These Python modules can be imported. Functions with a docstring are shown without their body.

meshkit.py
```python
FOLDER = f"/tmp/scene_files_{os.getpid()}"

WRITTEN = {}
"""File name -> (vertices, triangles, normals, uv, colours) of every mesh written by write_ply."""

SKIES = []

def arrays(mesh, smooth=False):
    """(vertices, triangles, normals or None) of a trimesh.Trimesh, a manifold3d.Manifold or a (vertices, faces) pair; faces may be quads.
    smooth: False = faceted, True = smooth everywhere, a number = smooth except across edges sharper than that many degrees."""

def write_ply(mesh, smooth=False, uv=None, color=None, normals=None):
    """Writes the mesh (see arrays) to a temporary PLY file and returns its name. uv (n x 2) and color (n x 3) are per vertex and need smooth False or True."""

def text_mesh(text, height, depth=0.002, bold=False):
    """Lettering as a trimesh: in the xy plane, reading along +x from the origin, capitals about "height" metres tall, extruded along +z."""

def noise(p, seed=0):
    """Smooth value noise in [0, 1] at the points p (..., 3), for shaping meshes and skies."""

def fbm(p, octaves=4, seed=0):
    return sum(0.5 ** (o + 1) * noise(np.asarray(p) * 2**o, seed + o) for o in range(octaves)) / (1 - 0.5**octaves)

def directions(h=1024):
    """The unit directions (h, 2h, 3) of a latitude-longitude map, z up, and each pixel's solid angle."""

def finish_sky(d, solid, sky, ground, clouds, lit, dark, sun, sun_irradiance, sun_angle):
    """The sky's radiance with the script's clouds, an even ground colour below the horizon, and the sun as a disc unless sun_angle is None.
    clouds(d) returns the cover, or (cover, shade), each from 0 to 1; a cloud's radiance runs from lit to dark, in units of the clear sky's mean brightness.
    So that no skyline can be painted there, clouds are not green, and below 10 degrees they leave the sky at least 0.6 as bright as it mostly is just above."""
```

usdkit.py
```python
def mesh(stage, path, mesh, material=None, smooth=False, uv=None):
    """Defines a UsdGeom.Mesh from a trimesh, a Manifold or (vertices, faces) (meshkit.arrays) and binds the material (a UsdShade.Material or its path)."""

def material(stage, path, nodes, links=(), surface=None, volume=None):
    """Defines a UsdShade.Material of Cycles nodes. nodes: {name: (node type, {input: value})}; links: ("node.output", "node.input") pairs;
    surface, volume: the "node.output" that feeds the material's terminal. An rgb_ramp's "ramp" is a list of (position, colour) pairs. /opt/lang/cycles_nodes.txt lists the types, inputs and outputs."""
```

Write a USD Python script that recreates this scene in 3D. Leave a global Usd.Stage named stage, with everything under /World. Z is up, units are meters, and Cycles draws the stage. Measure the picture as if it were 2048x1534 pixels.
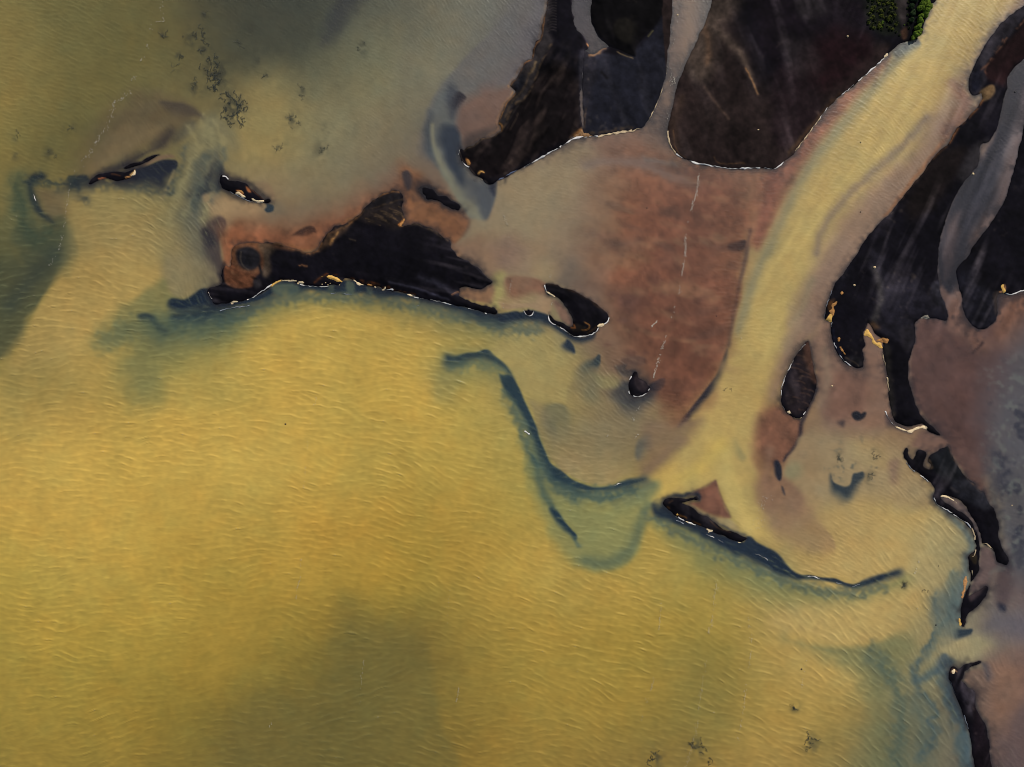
import math
import numpy as np
from scipy import ndimage
from scipy.spatial import cKDTree
import trimesh
from pxr import Usd, UsdGeom, UsdLux, UsdShade, Gf, Sdf, Vt
import usdkit

stage = Usd.Stage.CreateInMemory()
UsdGeom.SetStageUpAxis(stage, UsdGeom.Tokens.z)
UsdGeom.SetStageMetersPerUnit(stage, 1.0)
UsdGeom.Xform.Define(stage, '/World')
UsdGeom.Scope.Define(stage, '/World/Looks')

# ---------------------------------------------------------------- camera: a drone 70 m up, looking straight down
EXPOSURE = 0.07
HEIGHT = 70.0
cam = UsdGeom.Camera.Define(stage, '/World/camera')
cam.CreateHorizontalApertureAttr(36.0)
cam.CreateVerticalApertureAttr(36.0 * 767 / 1024)
cam.CreateFocalLengthAttr(36.0 * HEIGHT / 102.4)
cam.CreateClippingRangeAttr(Gf.Vec2f(1.0, 5000.0))
cam.CreateExposureAttr(EXPOSURE)
UsdGeom.Xformable(cam).AddTranslateOp().Set(Gf.Vec3d(0, 0, HEIGHT))

# ---------------------------------------------------------------- sky and sun (from the north-east)
SUN_ELEV, SUN_AZ = math.radians(40.0), math.atan2(0.50, 0.87)
sun_dir = Gf.Vec3d(math.cos(SUN_ELEV) * math.sin(SUN_AZ), math.cos(SUN_ELEV) * math.cos(SUN_AZ), math.sin(SUN_ELEV))
sky_mat = usdkit.material(stage, '/World/Looks/sky_air', {
    'sky': ('sky_texture', {'sky_type': 'single_scattering', 'sun_disc': False, 'sun_elevation': SUN_ELEV, 'sun_rotation': SUN_AZ, 'altitude': 20.0, 'air_density': 1.0, 'aerosol_density': 1.0, 'ozone_density': 1.0}),
    'bg': ('background_shader', {'strength': 0.07})}, [('sky.color', 'bg.color')], surface='bg.background')
dome = UsdLux.DomeLight.Define(stage, '/World/sky')
UsdShade.MaterialBindingAPI.Apply(dome.GetPrim()).Bind(sky_mat)
dome.GetPrim().SetCustomDataByKey('kind', 'structure')
sun = UsdLux.DistantLight.Define(stage, '/World/sun')
sun.CreateNormalizeAttr(True)
sun.CreateIntensityAttr(1.0)
sun.CreateAngleAttr(0.53)
sun.CreateColorAttr(Gf.Vec3f(1.0, 0.95, 0.87))
UsdGeom.Xformable(sun).AddTransformOp().Set(Gf.Matrix4d(Gf.Rotation(Gf.Vec3d(0, 0, 1), sun_dir), Gf.Vec3d(0, 0, 0)))

# ---------------------------------------------------------------- plan of the delta
# Survey plan: coordinates below are plan units of 5 cm, x to the east and y to the south, origin at the north-west corner.
U = 0.05
def wx(px): return (np.asarray(px, float) - 1024.0) * U
def wy(py): return (767.0 - np.asarray(py, float)) * U

def lin(c):
    c = np.asarray(c, float) / 255.0
    return np.where(c <= 0.04045, c / 12.92, ((c + 0.055) / 1.055) ** 2.4)

X0, X1, Y0, Y1, ST = -44.0, 2092.0, -44.0, 1580.0, 2.0
GX, GY = np.arange(X0, X1 + 0.1, ST), np.arange(Y0, Y1 + 0.1, ST)
NX, NY = len(GX), len(GY)
MX, MY = np.meshgrid(GX, GY)

def tex(scale, seed, sy=None, ang=0.0, X=None, Y=None):
    """Smooth random field of about unit variance; scale in plan units along x (and sy along y) after turning by ang degrees."""
    X, Y = (MX, MY) if X is None else (X, Y)
    a = math.radians(ang)
    u = (X * math.cos(a) + Y * math.sin(a)) / scale
    v = (-X * math.sin(a) + Y * math.cos(a)) / (sy or scale)
    u0, v0 = u.min() - 3, v.min() - 3
    lat = np.random.default_rng(seed).normal(size=(int(v.max() - v0) + 6, int(u.max() - u0) + 6))
    return ndimage.map_coordinates(lat, [v - v0, u - u0], order=3, prefilter=False) * 1.9

def pts(text):
    out = []
    for t in text.split():
        a = [float(q) for q in t.split(',')]
        out.append(a if len(a) == 3 else a + [float('nan')])
    return np.array(out)

def spline(P, closed=True, n=6):
    """Catmull-Rom through the rows of P."""
    k = len(P)
    if closed:
        idx = lambda i: P[i % k]
        rng = range(k)
    else:
        idx = lambda i: P[min(max(i, 0), k - 1)]
        rng = range(k - 1)
    t = np.linspace(0, 1, n, endpoint=False)[:, None]
    out = []
    for i in rng:
        a, b, c, d = idx(i - 1), idx(i), idx(i + 1), idx(i + 2)
        out.append(0.5 * (2 * b + (c - a) * t + (2 * a - 5 * b + 4 * c - d) * t ** 2 + (3 * b - a - 3 * c + d) * t ** 3))
    if not closed:
        out.append(P[-1:])
    return np.vstack(out)

def resample(C, closed, step=1.0):
    if closed:
        C = np.vstack([C, C[:1]])
    s = np.concatenate([[0], np.cumsum(np.hypot(*np.diff(C[:, :2], axis=0).T))])
    q = np.arange(0, s[-1], step)
    return np.stack([np.interp(q, s, C[:, j]) for j in range(C.shape[1])], 1)

def inside(poly, xs, ys):
    """Even-odd test of the grid xs by ys."""
    n = len(poly)
    a, b = poly, np.roll(poly, -1, 0)
    out = np.zeros((len(ys), len(xs)), bool)
    for r, y in enumerate(ys):
        m = (a[:, 1] > y) != (b[:, 1] > y)
        if m.any():
            cx = np.sort(a[m, 0] + (y - a[m, 1]) * (b[m, 0] - a[m, 0]) / (b[m, 1] - a[m, 1]))
            out[r] = np.searchsorted(cx, xs) % 2 == 1
    return out

def outline(text, w=2.0):
    P = pts(text)
    P[:, 2] = np.where(np.isnan(P[:, 2]), w, P[:, 2])
    C = spline(P)
    C[:, 2] = np.maximum(C[:, 2], 0.4)
    return resample(C, True)

def window(C, pad):
    i0 = max(int((C[:, 0].min() - pad - X0) / ST), 0); i1 = min(int((C[:, 0].max() + pad - X0) / ST) + 2, NX)
    j0 = max(int((C[:, 1].min() - pad - Y0) / ST), 0); j1 = min(int((C[:, 1].max() + pad - Y0) / ST) + 2, NY)
    return i0, i1, j0, j1

N1, N2, N3 = tex(34, 11), tex(11, 12), tex(5, 13)

def signed(C, xs, ys, cap=1e9):
    A, B = np.meshgrid(xs, ys)
    d, k = cKDTree(C[:, :2]).query(np.stack([A.ravel(), B.ravel()], 1), workers=-1)
    d, k = d.reshape(A.shape), k.reshape(A.shape)
    return np.where(inside(C[:, :2], xs, ys), d, -d), k

def lay(F, text, col, a=1.0, w=2.0, rough=0.5):
    """Lays a patch of colour on the plan. Each outline point may say how wide the edge fades there."""
    C = outline(text, w)
    pad = 2.2 * C[:, 2].max() + 6
    i0, i1, j0, j1 = window(C, pad)
    if i1 <= i0 or j1 <= j0:
        return
    sd, k = signed(C, GX[i0:i1], GY[j0:j1])
    ww = C[k, 2]
    n = N1[j0:j1, i0:i1] * 0.8 + N2[j0:j1, i0:i1] * 0.6
    sd = sd + rough * n * np.minimum(ww * 0.55, 9)
    t = np.clip(0.5 + sd / (2.6 * ww), 0, 1)
    m = (t * t * (3 - 2 * t) * a)[..., None]
    F[j0:j1, i0:i1] = F[j0:j1, i0:i1] * (1 - m) + np.asarray(col, float) * m

def stroke(F, text, col, a=1.0, w=4.0, rough=0.5, breakup=0.0):
    """A soft line of colour; the third number of a point is its half width."""
    P = pts(text)
    P[:, 2] = np.where(np.isnan(P[:, 2]), w, P[:, 2])
    C = resample(spline(P, False), False, 0.8)
    C[:, 2] = np.maximum(C[:, 2], 0.4)
    i0, i1, j0, j1 = window(C, 3 * C[:, 2].max() + 4)
    if i1 <= i0 or j1 <= j0:
        return
    A, B = np.meshgrid(GX[i0:i1], GY[j0:j1])
    n = N2[j0:j1, i0:i1]; n3 = N3[j0:j1, i0:i1]
    wob = np.minimum(C[:, 2].mean() * 0.35, 2.5) * rough
    d, k = cKDTree(C[:, :2]).query(np.stack([(A + n * wob).ravel(), (B + n3 * wob).ravel()], 1), workers=-1)
    d, k = d.reshape(A.shape), k.reshape(A.shape)
    m = np.exp(-(d / C[k, 2]) ** 2 * 0.9) * a
    if breakup:
        m = m * np.clip(1 - breakup + breakup * (0.6 + 0.9 * n3), 0, 1)
    m = m[..., None]
    F[j0:j1, i0:i1] = F[j0:j1, i0:i1] * (1 - m) + np.asarray(col, float) * m

# Broad tones of the water and of the bed under it, every 128 plan units (north to south, west to east).
TONES = '''
126,112,64 106,98,58 98,90,54 86,82,56 72,71,55 68,70,60 84,84,70 108,103,84 98,96,88 62,58,64 56,52,58 92,80,70 60,52,52 90,76,60 168,146,90 178,154,92 120,100,92
126,112,64 110,100,56 102,94,54 96,88,56 80,78,58 92,90,68 118,112,82 112,107,86 88,84,80 70,62,62 78,68,64 94,78,66 80,64,58 140,110,76 178,152,90 170,146,92 100,88,92
124,110,60 106,96,54 100,90,56 115,102,66 140,124,78 124,116,84 120,112,84 96,92,82 104,84,72 100,84,74 112,88,74 104,80,66 112,82,68 172,148,88 176,150,90 122,100,82 90,80,86
120,106,60 112,98,58 120,108,66 118,110,76 130,112,82 124,114,84 100,90,76 118,88,68 134,120,92 128,108,86 122,86,67 118,80,63 126,92,70 178,152,88 142,118,90 104,86,78 80,72,78
70,74,50 130,112,66 164,138,80 128,116,82 120,86,62 110,82,66 110,80,66 116,88,72 132,112,86 116,96,80 122,79,60 110,71,56 158,136,84 148,124,92 96,82,76 98,80,74 110,84,72
120,108,60 166,140,74 160,138,72 120,112,68 170,144,70 178,150,72 178,150,72 160,142,72 150,132,80 110,100,78 111,75,59 106,67,52 168,145,84 124,99,82 110,86,76 90,67,62 106,76,64
150,130,70 160,136,72 166,142,70 174,148,70 186,156,72 186,156,72 186,156,70 172,150,72 150,136,80 138,123,80 110,92,75 120,84,64 166,140,84 120,92,74 126,99,82 88,64,60 80,72,76
180,150,72 182,152,72 186,156,72 188,158,74 188,158,74 186,156,70 178,148,66 176,150,68 178,152,74 130,116,80 120,104,78 176,150,80 124,86,70 134,114,84 140,116,84 86,65,63 82,78,80
184,154,72 186,156,72 184,154,70 176,146,64 178,148,66 170,140,60 168,138,58 166,140,62 170,146,66 140,130,72 170,146,72 160,144,78 160,132,84 148,124,84 164,140,86 156,140,94 78,74,78
168,144,62 176,148,66 176,148,64 170,140,58 164,136,56 160,132,54 160,132,52 164,136,58 172,144,64 168,144,70 168,142,66 150,134,68 148,134,84 174,148,86 172,148,90 150,136,96 96,82,80
156,134,58 160,136,56 162,136,56 150,126,52 140,118,50 130,110,48 116,102,50 138,116,52 156,130,56 160,134,58 156,132,56 154,132,60 168,142,76 178,150,84 150,136,88 130,124,96 110,92,86
144,124,54 148,126,54 146,122,50 130,112,48 112,98,48 108,94,46 110,96,48 130,110,50 148,124,54 152,128,56 148,124,54 140,120,58 160,134,66 156,132,68 112,108,80 114,112,86 108,84,76
144,122,54 142,120,52 136,114,50 124,106,48 112,96,48 108,92,46 114,96,46 126,104,46 140,114,50 134,112,52 124,106,54 130,108,56 156,128,66 136,116,64 104,102,74 108,104,84 84,72,74
'''
T = np.array([[[float(q) for q in c.split(',')] for c in r.split()] for r in TONES.strip().split('\n')])
warpx, warpy = 44 * tex(150, 21) * 0.5 + 7 * N1, 44 * tex(150, 22) * 0.5 + 7 * tex(34, 23)
cw = np.stack([ndimage.map_coordinates(T[..., k], [np.clip((MY + warpy) / 128, 0, 12), np.clip((MX + warpx) / 128, 0, 16)], order=1, mode='nearest') for k in range(3)], -1)
cw = ndimage.gaussian_filter(cw, (14, 14, 0))

W = cw
# --- north-west basin
lay(W, '-60,-60,30 250,-60,40 330,60,60 230,180,60 140,330,50 60,350,40 95,150,40 70,0,30', (98, 91, 54), .5)
lay(W, '400,-60,50 720,-60,30 690,20,25 640,90,25 560,120,40 480,130,40 420,60,50', (62, 63, 52), .42)
lay(W, '690,-60,10 760,-60,14 700,30,16 660,80,16 640,90,14 660,30,12', (56, 56, 56), .7)
lay(W, '480,170,40 560,150,40 600,230,40 590,300,40 520,330,30 470,300,30 450,230,30', (150, 131, 80), .55)
lay(W, '160,345,30 205,240,32 260,195,24 310,192,16 365,205,11 405,232,8 385,245,18 340,280,24 280,310,24 200,350,26', (92, 78, 58), .68)
lay(W, '320,203,5 365,207,3 395,220,4 408,235,5 380,236,10 345,220,10', (70, 62, 54), .7)
lay(W, '345,275,10 375,245,7 392,243,6 380,268,8 350,288,8', (66, 64, 56), .6)
lay(W, '180,345,12 215,285,20 270,255,20 320,258,15 285,290,15 230,325,12', (124, 106, 74), .6)
lay(W, '205,349,5 250,318,9 300,294,12 328,272,14 344,262,10 330,292,10 295,308,5 262,328,4 235,341,4', (62, 55, 50), .85)
lay(W, '252,341,2 275,333,2 295,322,2 318,311,3 342,308,3 352,316,3 335,318,2 312,323,2 296,331,2 272,338,2', (112, 90, 70), .9)
lay(W, '380,262,25 420,232,15 450,250,25 440,300,25 410,330,25 370,350,25 365,300,20', (112, 110, 84), .6)
stroke(W, '425,240 450,262 470,290', (104, 100, 76), .5, 16)
lay(W, '428,300,10 441,320,5 446,345,4 440,372,5 425,392,15 410,420,20 412,455,15 428,490,8 436,540,5 438,575,4 424,590,8 405,560,20 385,480,30 362,425,30 376,372,26 402,330,22', (78, 80, 72), .72)
lay(W, '372,392,12 400,375,20 425,350,12 438,325,6 445,348,4 446,362,3 440,378,4 420,388,6 395,397,8', (46, 50, 54), .8)
lay(W, '404,392,4 430,386,5 470,397,6 520,405,8 533,418,12 505,440,20 460,450,20 430,438,10 416,418,6', (150, 123, 88), .8)
lay(W, '508,372,6 525,361,6 541,370,4 549,388,3 547,404,4 532,396,5', (124, 102, 76), .75)
lay(W, '402,462,10 418,442,8 438,431,5 451,439,3 453,452,3 446,466,3 440,481,3 443,506,4 448,530,3 444,552,3 440,578,3 426,560,12 418,520,12 410,490,8', (66, 57, 55), .88)
lay(W, '402,462,5 412,455,4 432,462,4 438,478,4 424,492,7 410,486,6', (48, 45, 48), .7)
lay(W, '544,402,6 600,420,20 640,400,25 600,440,30 545,450,30 530,430,20', (104, 94, 76), .5)
lay(W, '720,240,30 800,190,30 810,260,40 790,330,40 740,300,40', (114, 102, 78), .4)
lay(W, '790,130,25 830,60,25 850,120,25 820,200,30 800,190,25', (100, 94, 76), .5)
# flap of deep water south-east of the western islet, and the dark channel west of it
lay(W, '262,340,3 275,336,3 292,332,2 314,323,2 330,318,2 345,318,2 354,321,2 357,329,2 353,340,3 345,354,10 333,370,14 322,380,18 284,374,20 236,366,10 240,360,3 256,356,2 266,349,2', (36, 39, 48))
stroke(W, '349,342 342,358 333,380 322,402', (138, 121, 80), .75, 3.2)
lay(W, '130,375,12 145,358,6 155,352,4 172,351,3 180,360,2 190,368,5 182,382,10 165,388,16 140,388,16', (34, 41, 48), .9)
stroke(W, '82,352,8 64,362,9 62,382,9 68,404,9 80,424,8 97,437,7 108,446,6', (36, 44, 50), .9, 9)
stroke(W, '40,360,20 44,420,24 60,470,26 90,500,24', (72, 80, 58), .7, 22)
lay(W, '76,382,8 120,376,10 134,390,10 134,430,12 110,440,10 90,425,8', (96, 84, 62), .7)
lay(W, '-40,585,30 20,508,25 60,452,20 108,432,15 136,442,8 142,485,12 136,520,15 118,556,10 88,594,4 60,645,10 26,692,14 -40,740,24', (70, 74, 54), .78, rough=1.1)
stroke(W, '20,610,18 60,560,20 110,510,20', (52, 60, 54), .5, 20)
lay(W, '140,380,15 240,372,15 310,385,15 330,420,20 300,480,30 250,520,40 160,520,30 140,450,15', (146, 128, 80), .55)
lay(W, '60,640,6 95,585,8 140,530,15 230,520,40 320,530,20 318,560,15 280,600,18 215,655,15 120,720,30 20,740,30', (170, 143, 80), .65)
lay(W, '322,530,12 340,508,15 400,520,15 434,545,8 436,575,4 405,577,4 380,592,3 360,596,3 345,590,5 330,560,8', (128, 116, 84), .7)
# --- brown shallows round the central bar
lay(W, '430,460,20 470,440,25 540,445,25 600,440,25 650,430,25 700,395,25 760,370,25 800,345,20 815,350,12 808,400,5 700,445,8 640,492,8 560,504,8 500,500,8 470,545,8 455,585,8 447,575,4 447,530,4 442,490,4', (116, 79, 60), .85)
lay(W, '455,470,10 520,470,12 580,486,8 640,486,6 662,455,8 720,415,12 700,444,4 640,495,4 580,500,4 510,490,6 470,520,8 450,530,6', (130, 78, 50), .6)
lay(W, '584,470,2 599,459,2 617,452,2 629,455,1.5 633,467,1.5 627,465,1.5 613,473,3 596,473,3', (38, 29, 28), .95)
lay(W, '632,452,1.5 637,462,2 640,478,3 635,470,2', (128, 88, 66), .7)
lay(W, '812,342,15 840,345,15 850,370,15 860,385,10 880,380,8 922,410,6 925,420,3 943,437,3 938,455,2.5 930,470,2.5 911,486,2 895,482,4 860,462,6 806,448,6 802,400,8', (128, 85, 58), .88)
lay(W, '818,398,8 850,410,8 900,430,10 910,455,12 870,452,12 820,440,8', (140, 94, 62), .5)
lay(W, '805,348,3 812,342,2 819,346,3 822,360,6 818,378,4 810,370,5', (56, 50, 52), .85)
lay(W, '834,362,8 855,360,8 865,378,8 845,380,8', (70, 52, 44), .8)
lay(W, '837,379,6 854,373,5 872,379,5 888,391,4 907,401,3 924,412,2 921,418,2 907,418,3 888,414,6 872,408,8 856,404,6 843,395,5', (30, 26, 28), .9)
stroke(W, '921,418 930,432 941,440 936,460 929,472', (72, 52, 48), .6, 5)
# --- blue channel north of it
lay(W, '1090,-40,10 1010,20,12 979,67,6 946,100,5 906,144,4 876,180,4 858,215,6 846,250,8 842,300,12 870,330,14 900,300,20 940,220,30 1000,170,20 1050,120,15 1085,50,8', (92, 88, 84), .8)
lay(W, '1090,-40,8 1060,30,15 1030,110,20 985,160,20 960,185,14 990,175,8 1026,168,5 1040,145,4 1062,115,3 1080,75,3', (92, 84, 84), .6)
lay(W, '890,165,14 880,178,10 865,207,8 852,262,8 858,305,8 878,338,4 902,374,3 922,410,3 941,436,3 960,440,5 972,441,4 980,430,3 992,397,2.5 993,367,3 975,358,10 948,345,20 928,317,10 920,284,5 913,254,8 908,227,12 914,204,10 900,172,14', (88, 89, 84), .92)
lay(W, '848,250,8 862,225,10 868,262,8 872,300,8 880,334,6 866,325,8 852,300,8', (60, 66, 72), .7)
lay(W, '884,252,10 902,250,8 919,258,4 922,290,5 917,318,8 932,358,10 922,372,10 903,350,8 889,316,8 880,280,8', (46, 53, 64), .9)
lay(W, '895,172,10 912,178,6 918,192,5 916,215,8 905,240,8 893,215,8', (58, 60, 66), .7)
stroke(W, '864,250,5 869,294,6 882,327,7 899,360,8 919,394,11 939,417,13 958,432,14', (122, 118, 96), .85, 8)
lay(W, '936,365,14 962,362,10 990,380,4 984,415,3 972,438,4 955,415,8', (70, 72, 76), .7)
lay(W, '918,184,3 932,193,1.5 930,200,3 921,208,8 908,214,10 911,196,8', (40, 36, 42), .9)
lay(W, '920,215,8 940,192,12 985,172,15 1022,176,6 1018,200,4 1005,235,4 996,255,4 965,272,6 932,290,6 922,272,5 914,250,8', (106, 80, 68), .85)
lay(W, '925,280,8 950,262,10 985,252,8 998,248,4 990,272,3 955,285,4 935,298,4', (66, 55, 50), .7)
lay(W, '982,366,3 994,362,2 994,380,2 990,394,3 984,388,4 978,376,4', (40, 42, 54), .8)
# --- beige pan east of the channel and the brown flat
lay(W, '996,365,6 1030,345,12 1090,318,15 1150,285,15 1185,300,25 1200,340,30 1160,400,50 1120,470,50 1050,490,40 960,478,20 915,488,8 935,460,5 945,438,4 975,440,4 990,400,4', (138, 122, 92), .75)
lay(W, '915,492,5 960,500,25 1040,490,25 1090,520,25 1060,552,10 1010,546,8 985,556,3 960,540,3 940,525,3', (134, 108, 86), .7)
lay(W, '990,490,18 1030,478,18 1060,500,20 1030,530,15 1000,530,12', (112, 90, 78), .6)
lay(W, '1060,520,15 1090,505,15 1110,530,12 1095,560,8 1070,556,8', (142, 124, 90), .7)
lay(W, '990,548,7 1010,548,7 1006,600,7 1000,616,4 979,612,5 984,580,7', (152, 141, 86), .9)
lay(W, '1013,556,5 1060,554,4 1092,567,4 1098,585,4 1070,588,12 1030,598,10 1016,590,8', (118, 78, 62), .9)
lay(W, '920,577,3 960,577,3 985,570,4 984,606,6 960,604,2 935,598,2 918,590,2', (136, 100, 76), .85)
lay(W, '1000,600,8 1050,598,12 1098,592,4 1102,620,4 1095,630,2 1060,617,2 1030,618,2 1005,618,3', (148, 120, 90), .85)
lay(W, '1104,600,5 1118,604,3 1133,622,3 1144,640,2 1147,650,2 1138,650,2 1122,640,3 1114,625,5', (122, 92, 76), .9)
lay(W, '1110,560,8 1140,520,20 1170,545,20 1200,590,15 1190,605,4 1150,582,3 1120,570,3', (98, 86, 74), .7)
lay(W, '1230,300,40 1340,310,30 1460,360,30 1500,420,15 1480,560,12 1455,680,10 1430,740,10 1370,820,15 1320,790,20 1290,740,20 1240,660,25 1210,560,35 1200,430,40', (118, 78, 60), .7)
lay(W, '1205,360,45 1290,335,50 1360,390,50 1345,460,50 1250,480,45 1205,420,45', (130, 83, 60), .5)
lay(W, '1240,470,30 1300,460,30 1310,520,30 1240,540,30', (132, 82, 58), .6)
lay(W, '1240,595,12 1280,580,12 1300,605,12 1270,630,12 1240,620,12', (98, 66, 56), .6)
lay(W, '1220,480,15 1280,470,15 1275,500,15 1225,500,15', (96, 78, 66), .7)
stroke(W, '1170,330 1230,322 1290,330 1340,352 1390,368', (110, 96, 88), .6, 11)
stroke(W, '1290,318 1330,326 1350,330', (92, 92, 88), .5, 6)
lay(W, '1345,-40,6 1395,-40,20 1400,60,15 1380,130,15 1362,180,10 1342,240,6 1338,270,5 1348,300,6 1320,300,20 1280,270,10 1300,240,4 1322,190,3 1334,140,3 1337,95,3 1342,45,4', (104, 83, 70), .85)
stroke(W, '1382,-20 1378,60 1366,130', (128, 102, 80), .5, 14)
lay(W, '1456,490,3 1468,484,4 1491,480,1.5 1488,497,3 1471,502,4 1458,499,4', (38, 29, 31), .95)
lay(W, '1180,560,25 1230,650,30 1260,720,30 1230,760,25 1200,700,25 1160,660,25 1150,600,25', (112, 84, 68), .5)
for k, (bx, by, br) in enumerate([(1258, 600, 22), (1310, 560, 15), (1245, 640, 14), (1215, 690, 8), (1262, 706, 10), (1290, 705, 7), (1280, 480, 10), (1240, 510, 9), (1330, 590, 10), (1225, 590, 12)]):
    lay(W, f'{bx-br},{by},5 {bx},{by-br*.6},5 {bx+br},{by},5 {bx},{by+br*.6},5', (92, 64, 56), .5)
lay(W, '1358,848,4 1378,819,2 1394,799,2 1414,775,2 1434,749,2 1443,725,3 1455,696,3 1452,732,6 1430,778,6 1406,808,6 1380,838,6 1360,854,5', (38, 37, 46), .92)
stroke(W, '1456,690 1464,640 1476,580 1492,510 1502,460', (72, 56, 52), .7, 5)
# --- great yellow channel
lay(W, '2100,-50,20 2050,-20,25 2000,45,25 1960,95,25 1905,155,25 1860,225,25 1800,295,25 1745,350,25 1700,405,25 1655,475,20 1625,540,20 1598,610,18 1570,680,15 1545,740,15 1528,800,12 1512,860,12 1505,920,12 1516,970,12 1528,1030,14 1545,1085,20 1520,1072,6 1494,1066,4 1470,1035,4 1450,985,4 1434,962,3 1405,972,6 1350,990,8 1322,996,6 1300,1010,15 1285,990,20 1310,955,14 1352,910,14 1392,860,14 1420,800,14 1445,750,12 1460,700,12 1476,650,12 1497,590,13 1517,530,13 1547,470,14 1572,410,14 1602,350,16 1642,290,16 1692,225,16 1742,165,14 1792,110,10 1822,85,6 1850,80,3 1855,-50,3', (169, 145, 87), .95)
lay(W, '1880,60,30 1960,20,40 1900,130,40 1820,240,40 1720,350,40 1640,460,30 1590,580,30 1550,700,25 1515,800,25 1490,880,25 1400,960,20 1330,985,20 1380,890,25 1440,820,25 1470,730,20 1500,620,20 1550,510,25 1610,410,30 1700,290,35 1800,160,35', (180, 154, 88), .3)
stroke(W, '1812,96,8 1745,178,12 1690,242,13 1640,306,13 1602,362,13 1572,420,12 1545,482,12 1515,542,11 1495,602,11 1476,662,10', (116, 113, 90), .6, 12)
lay(W, '1777,108,2 1716,165,2 1663,208,2 1633,245,2 1609,278,2 1583,311,2 1550,339,2 1538,352,6 1520,420,6 1508,480,8 1516,500,8 1540,450,8 1566,390,10 1600,335,10 1650,268,10 1710,200,10 1766,138,8', (118, 77, 64), .85)
lay(W, '1500,400,20 1530,350,8 1548,342,3 1560,360,8 1545,420,10 1520,480,8 1500,490,10', (116, 74, 60), .7)
lay(W, '1800,86,3 1820,82,2 1835,78,2 1842,92,4 1815,110,12 1795,112,10 1786,104,3', (80, 92, 98), .7)
lay(W, '2090,-30,10 2035,15,10 1995,50,8 1965,95,8 1940,140,5 1930,180,5 1946,205,4 1910,256,4 1870,312,4 1815,380,4 1780,426,4 1726,488,4 1712,512,3 1686,548,3 1668,572,2 1652,615,2 1640,650,10 1610,680,10 1590,710,10 1572,750,10 1545,790,15 1560,720,15 1600,600,18 1640,520,18 1690,430,18 1745,372,18 1810,310,18 1870,235,18 1915,170,16 1965,105,16 2010,45,16', (128, 103, 86), .8)
stroke(W, '1855,235 1795,300 1745,345 1692,395 1652,445 1632,505', (102, 87, 82), .55, 9)
stroke(W, '1985,185,4 1955,214,5 1930,238,5 1905,262,5 1872,304,5 1835,350,5 1800,396,4 1770,432,3', (146, 98, 66), .8, 5)
stroke(W, '1905,170 1930,200 1925,225 1890,265', (118, 82, 70), .6, 12)
lay(W, '1470,880,12 1484,900,4 1492,915,4 1484,922,4 1474,912,5', (126, 120, 82), .6)
stroke(W, '1625,560,7 1610,600,7 1590,640,6 1580,650,4', (124, 112, 86), .5, 7)
lay(W, '1580,600,10 1620,560,12 1600,640,12 1575,700,10', (138, 118, 88), .4)
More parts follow.
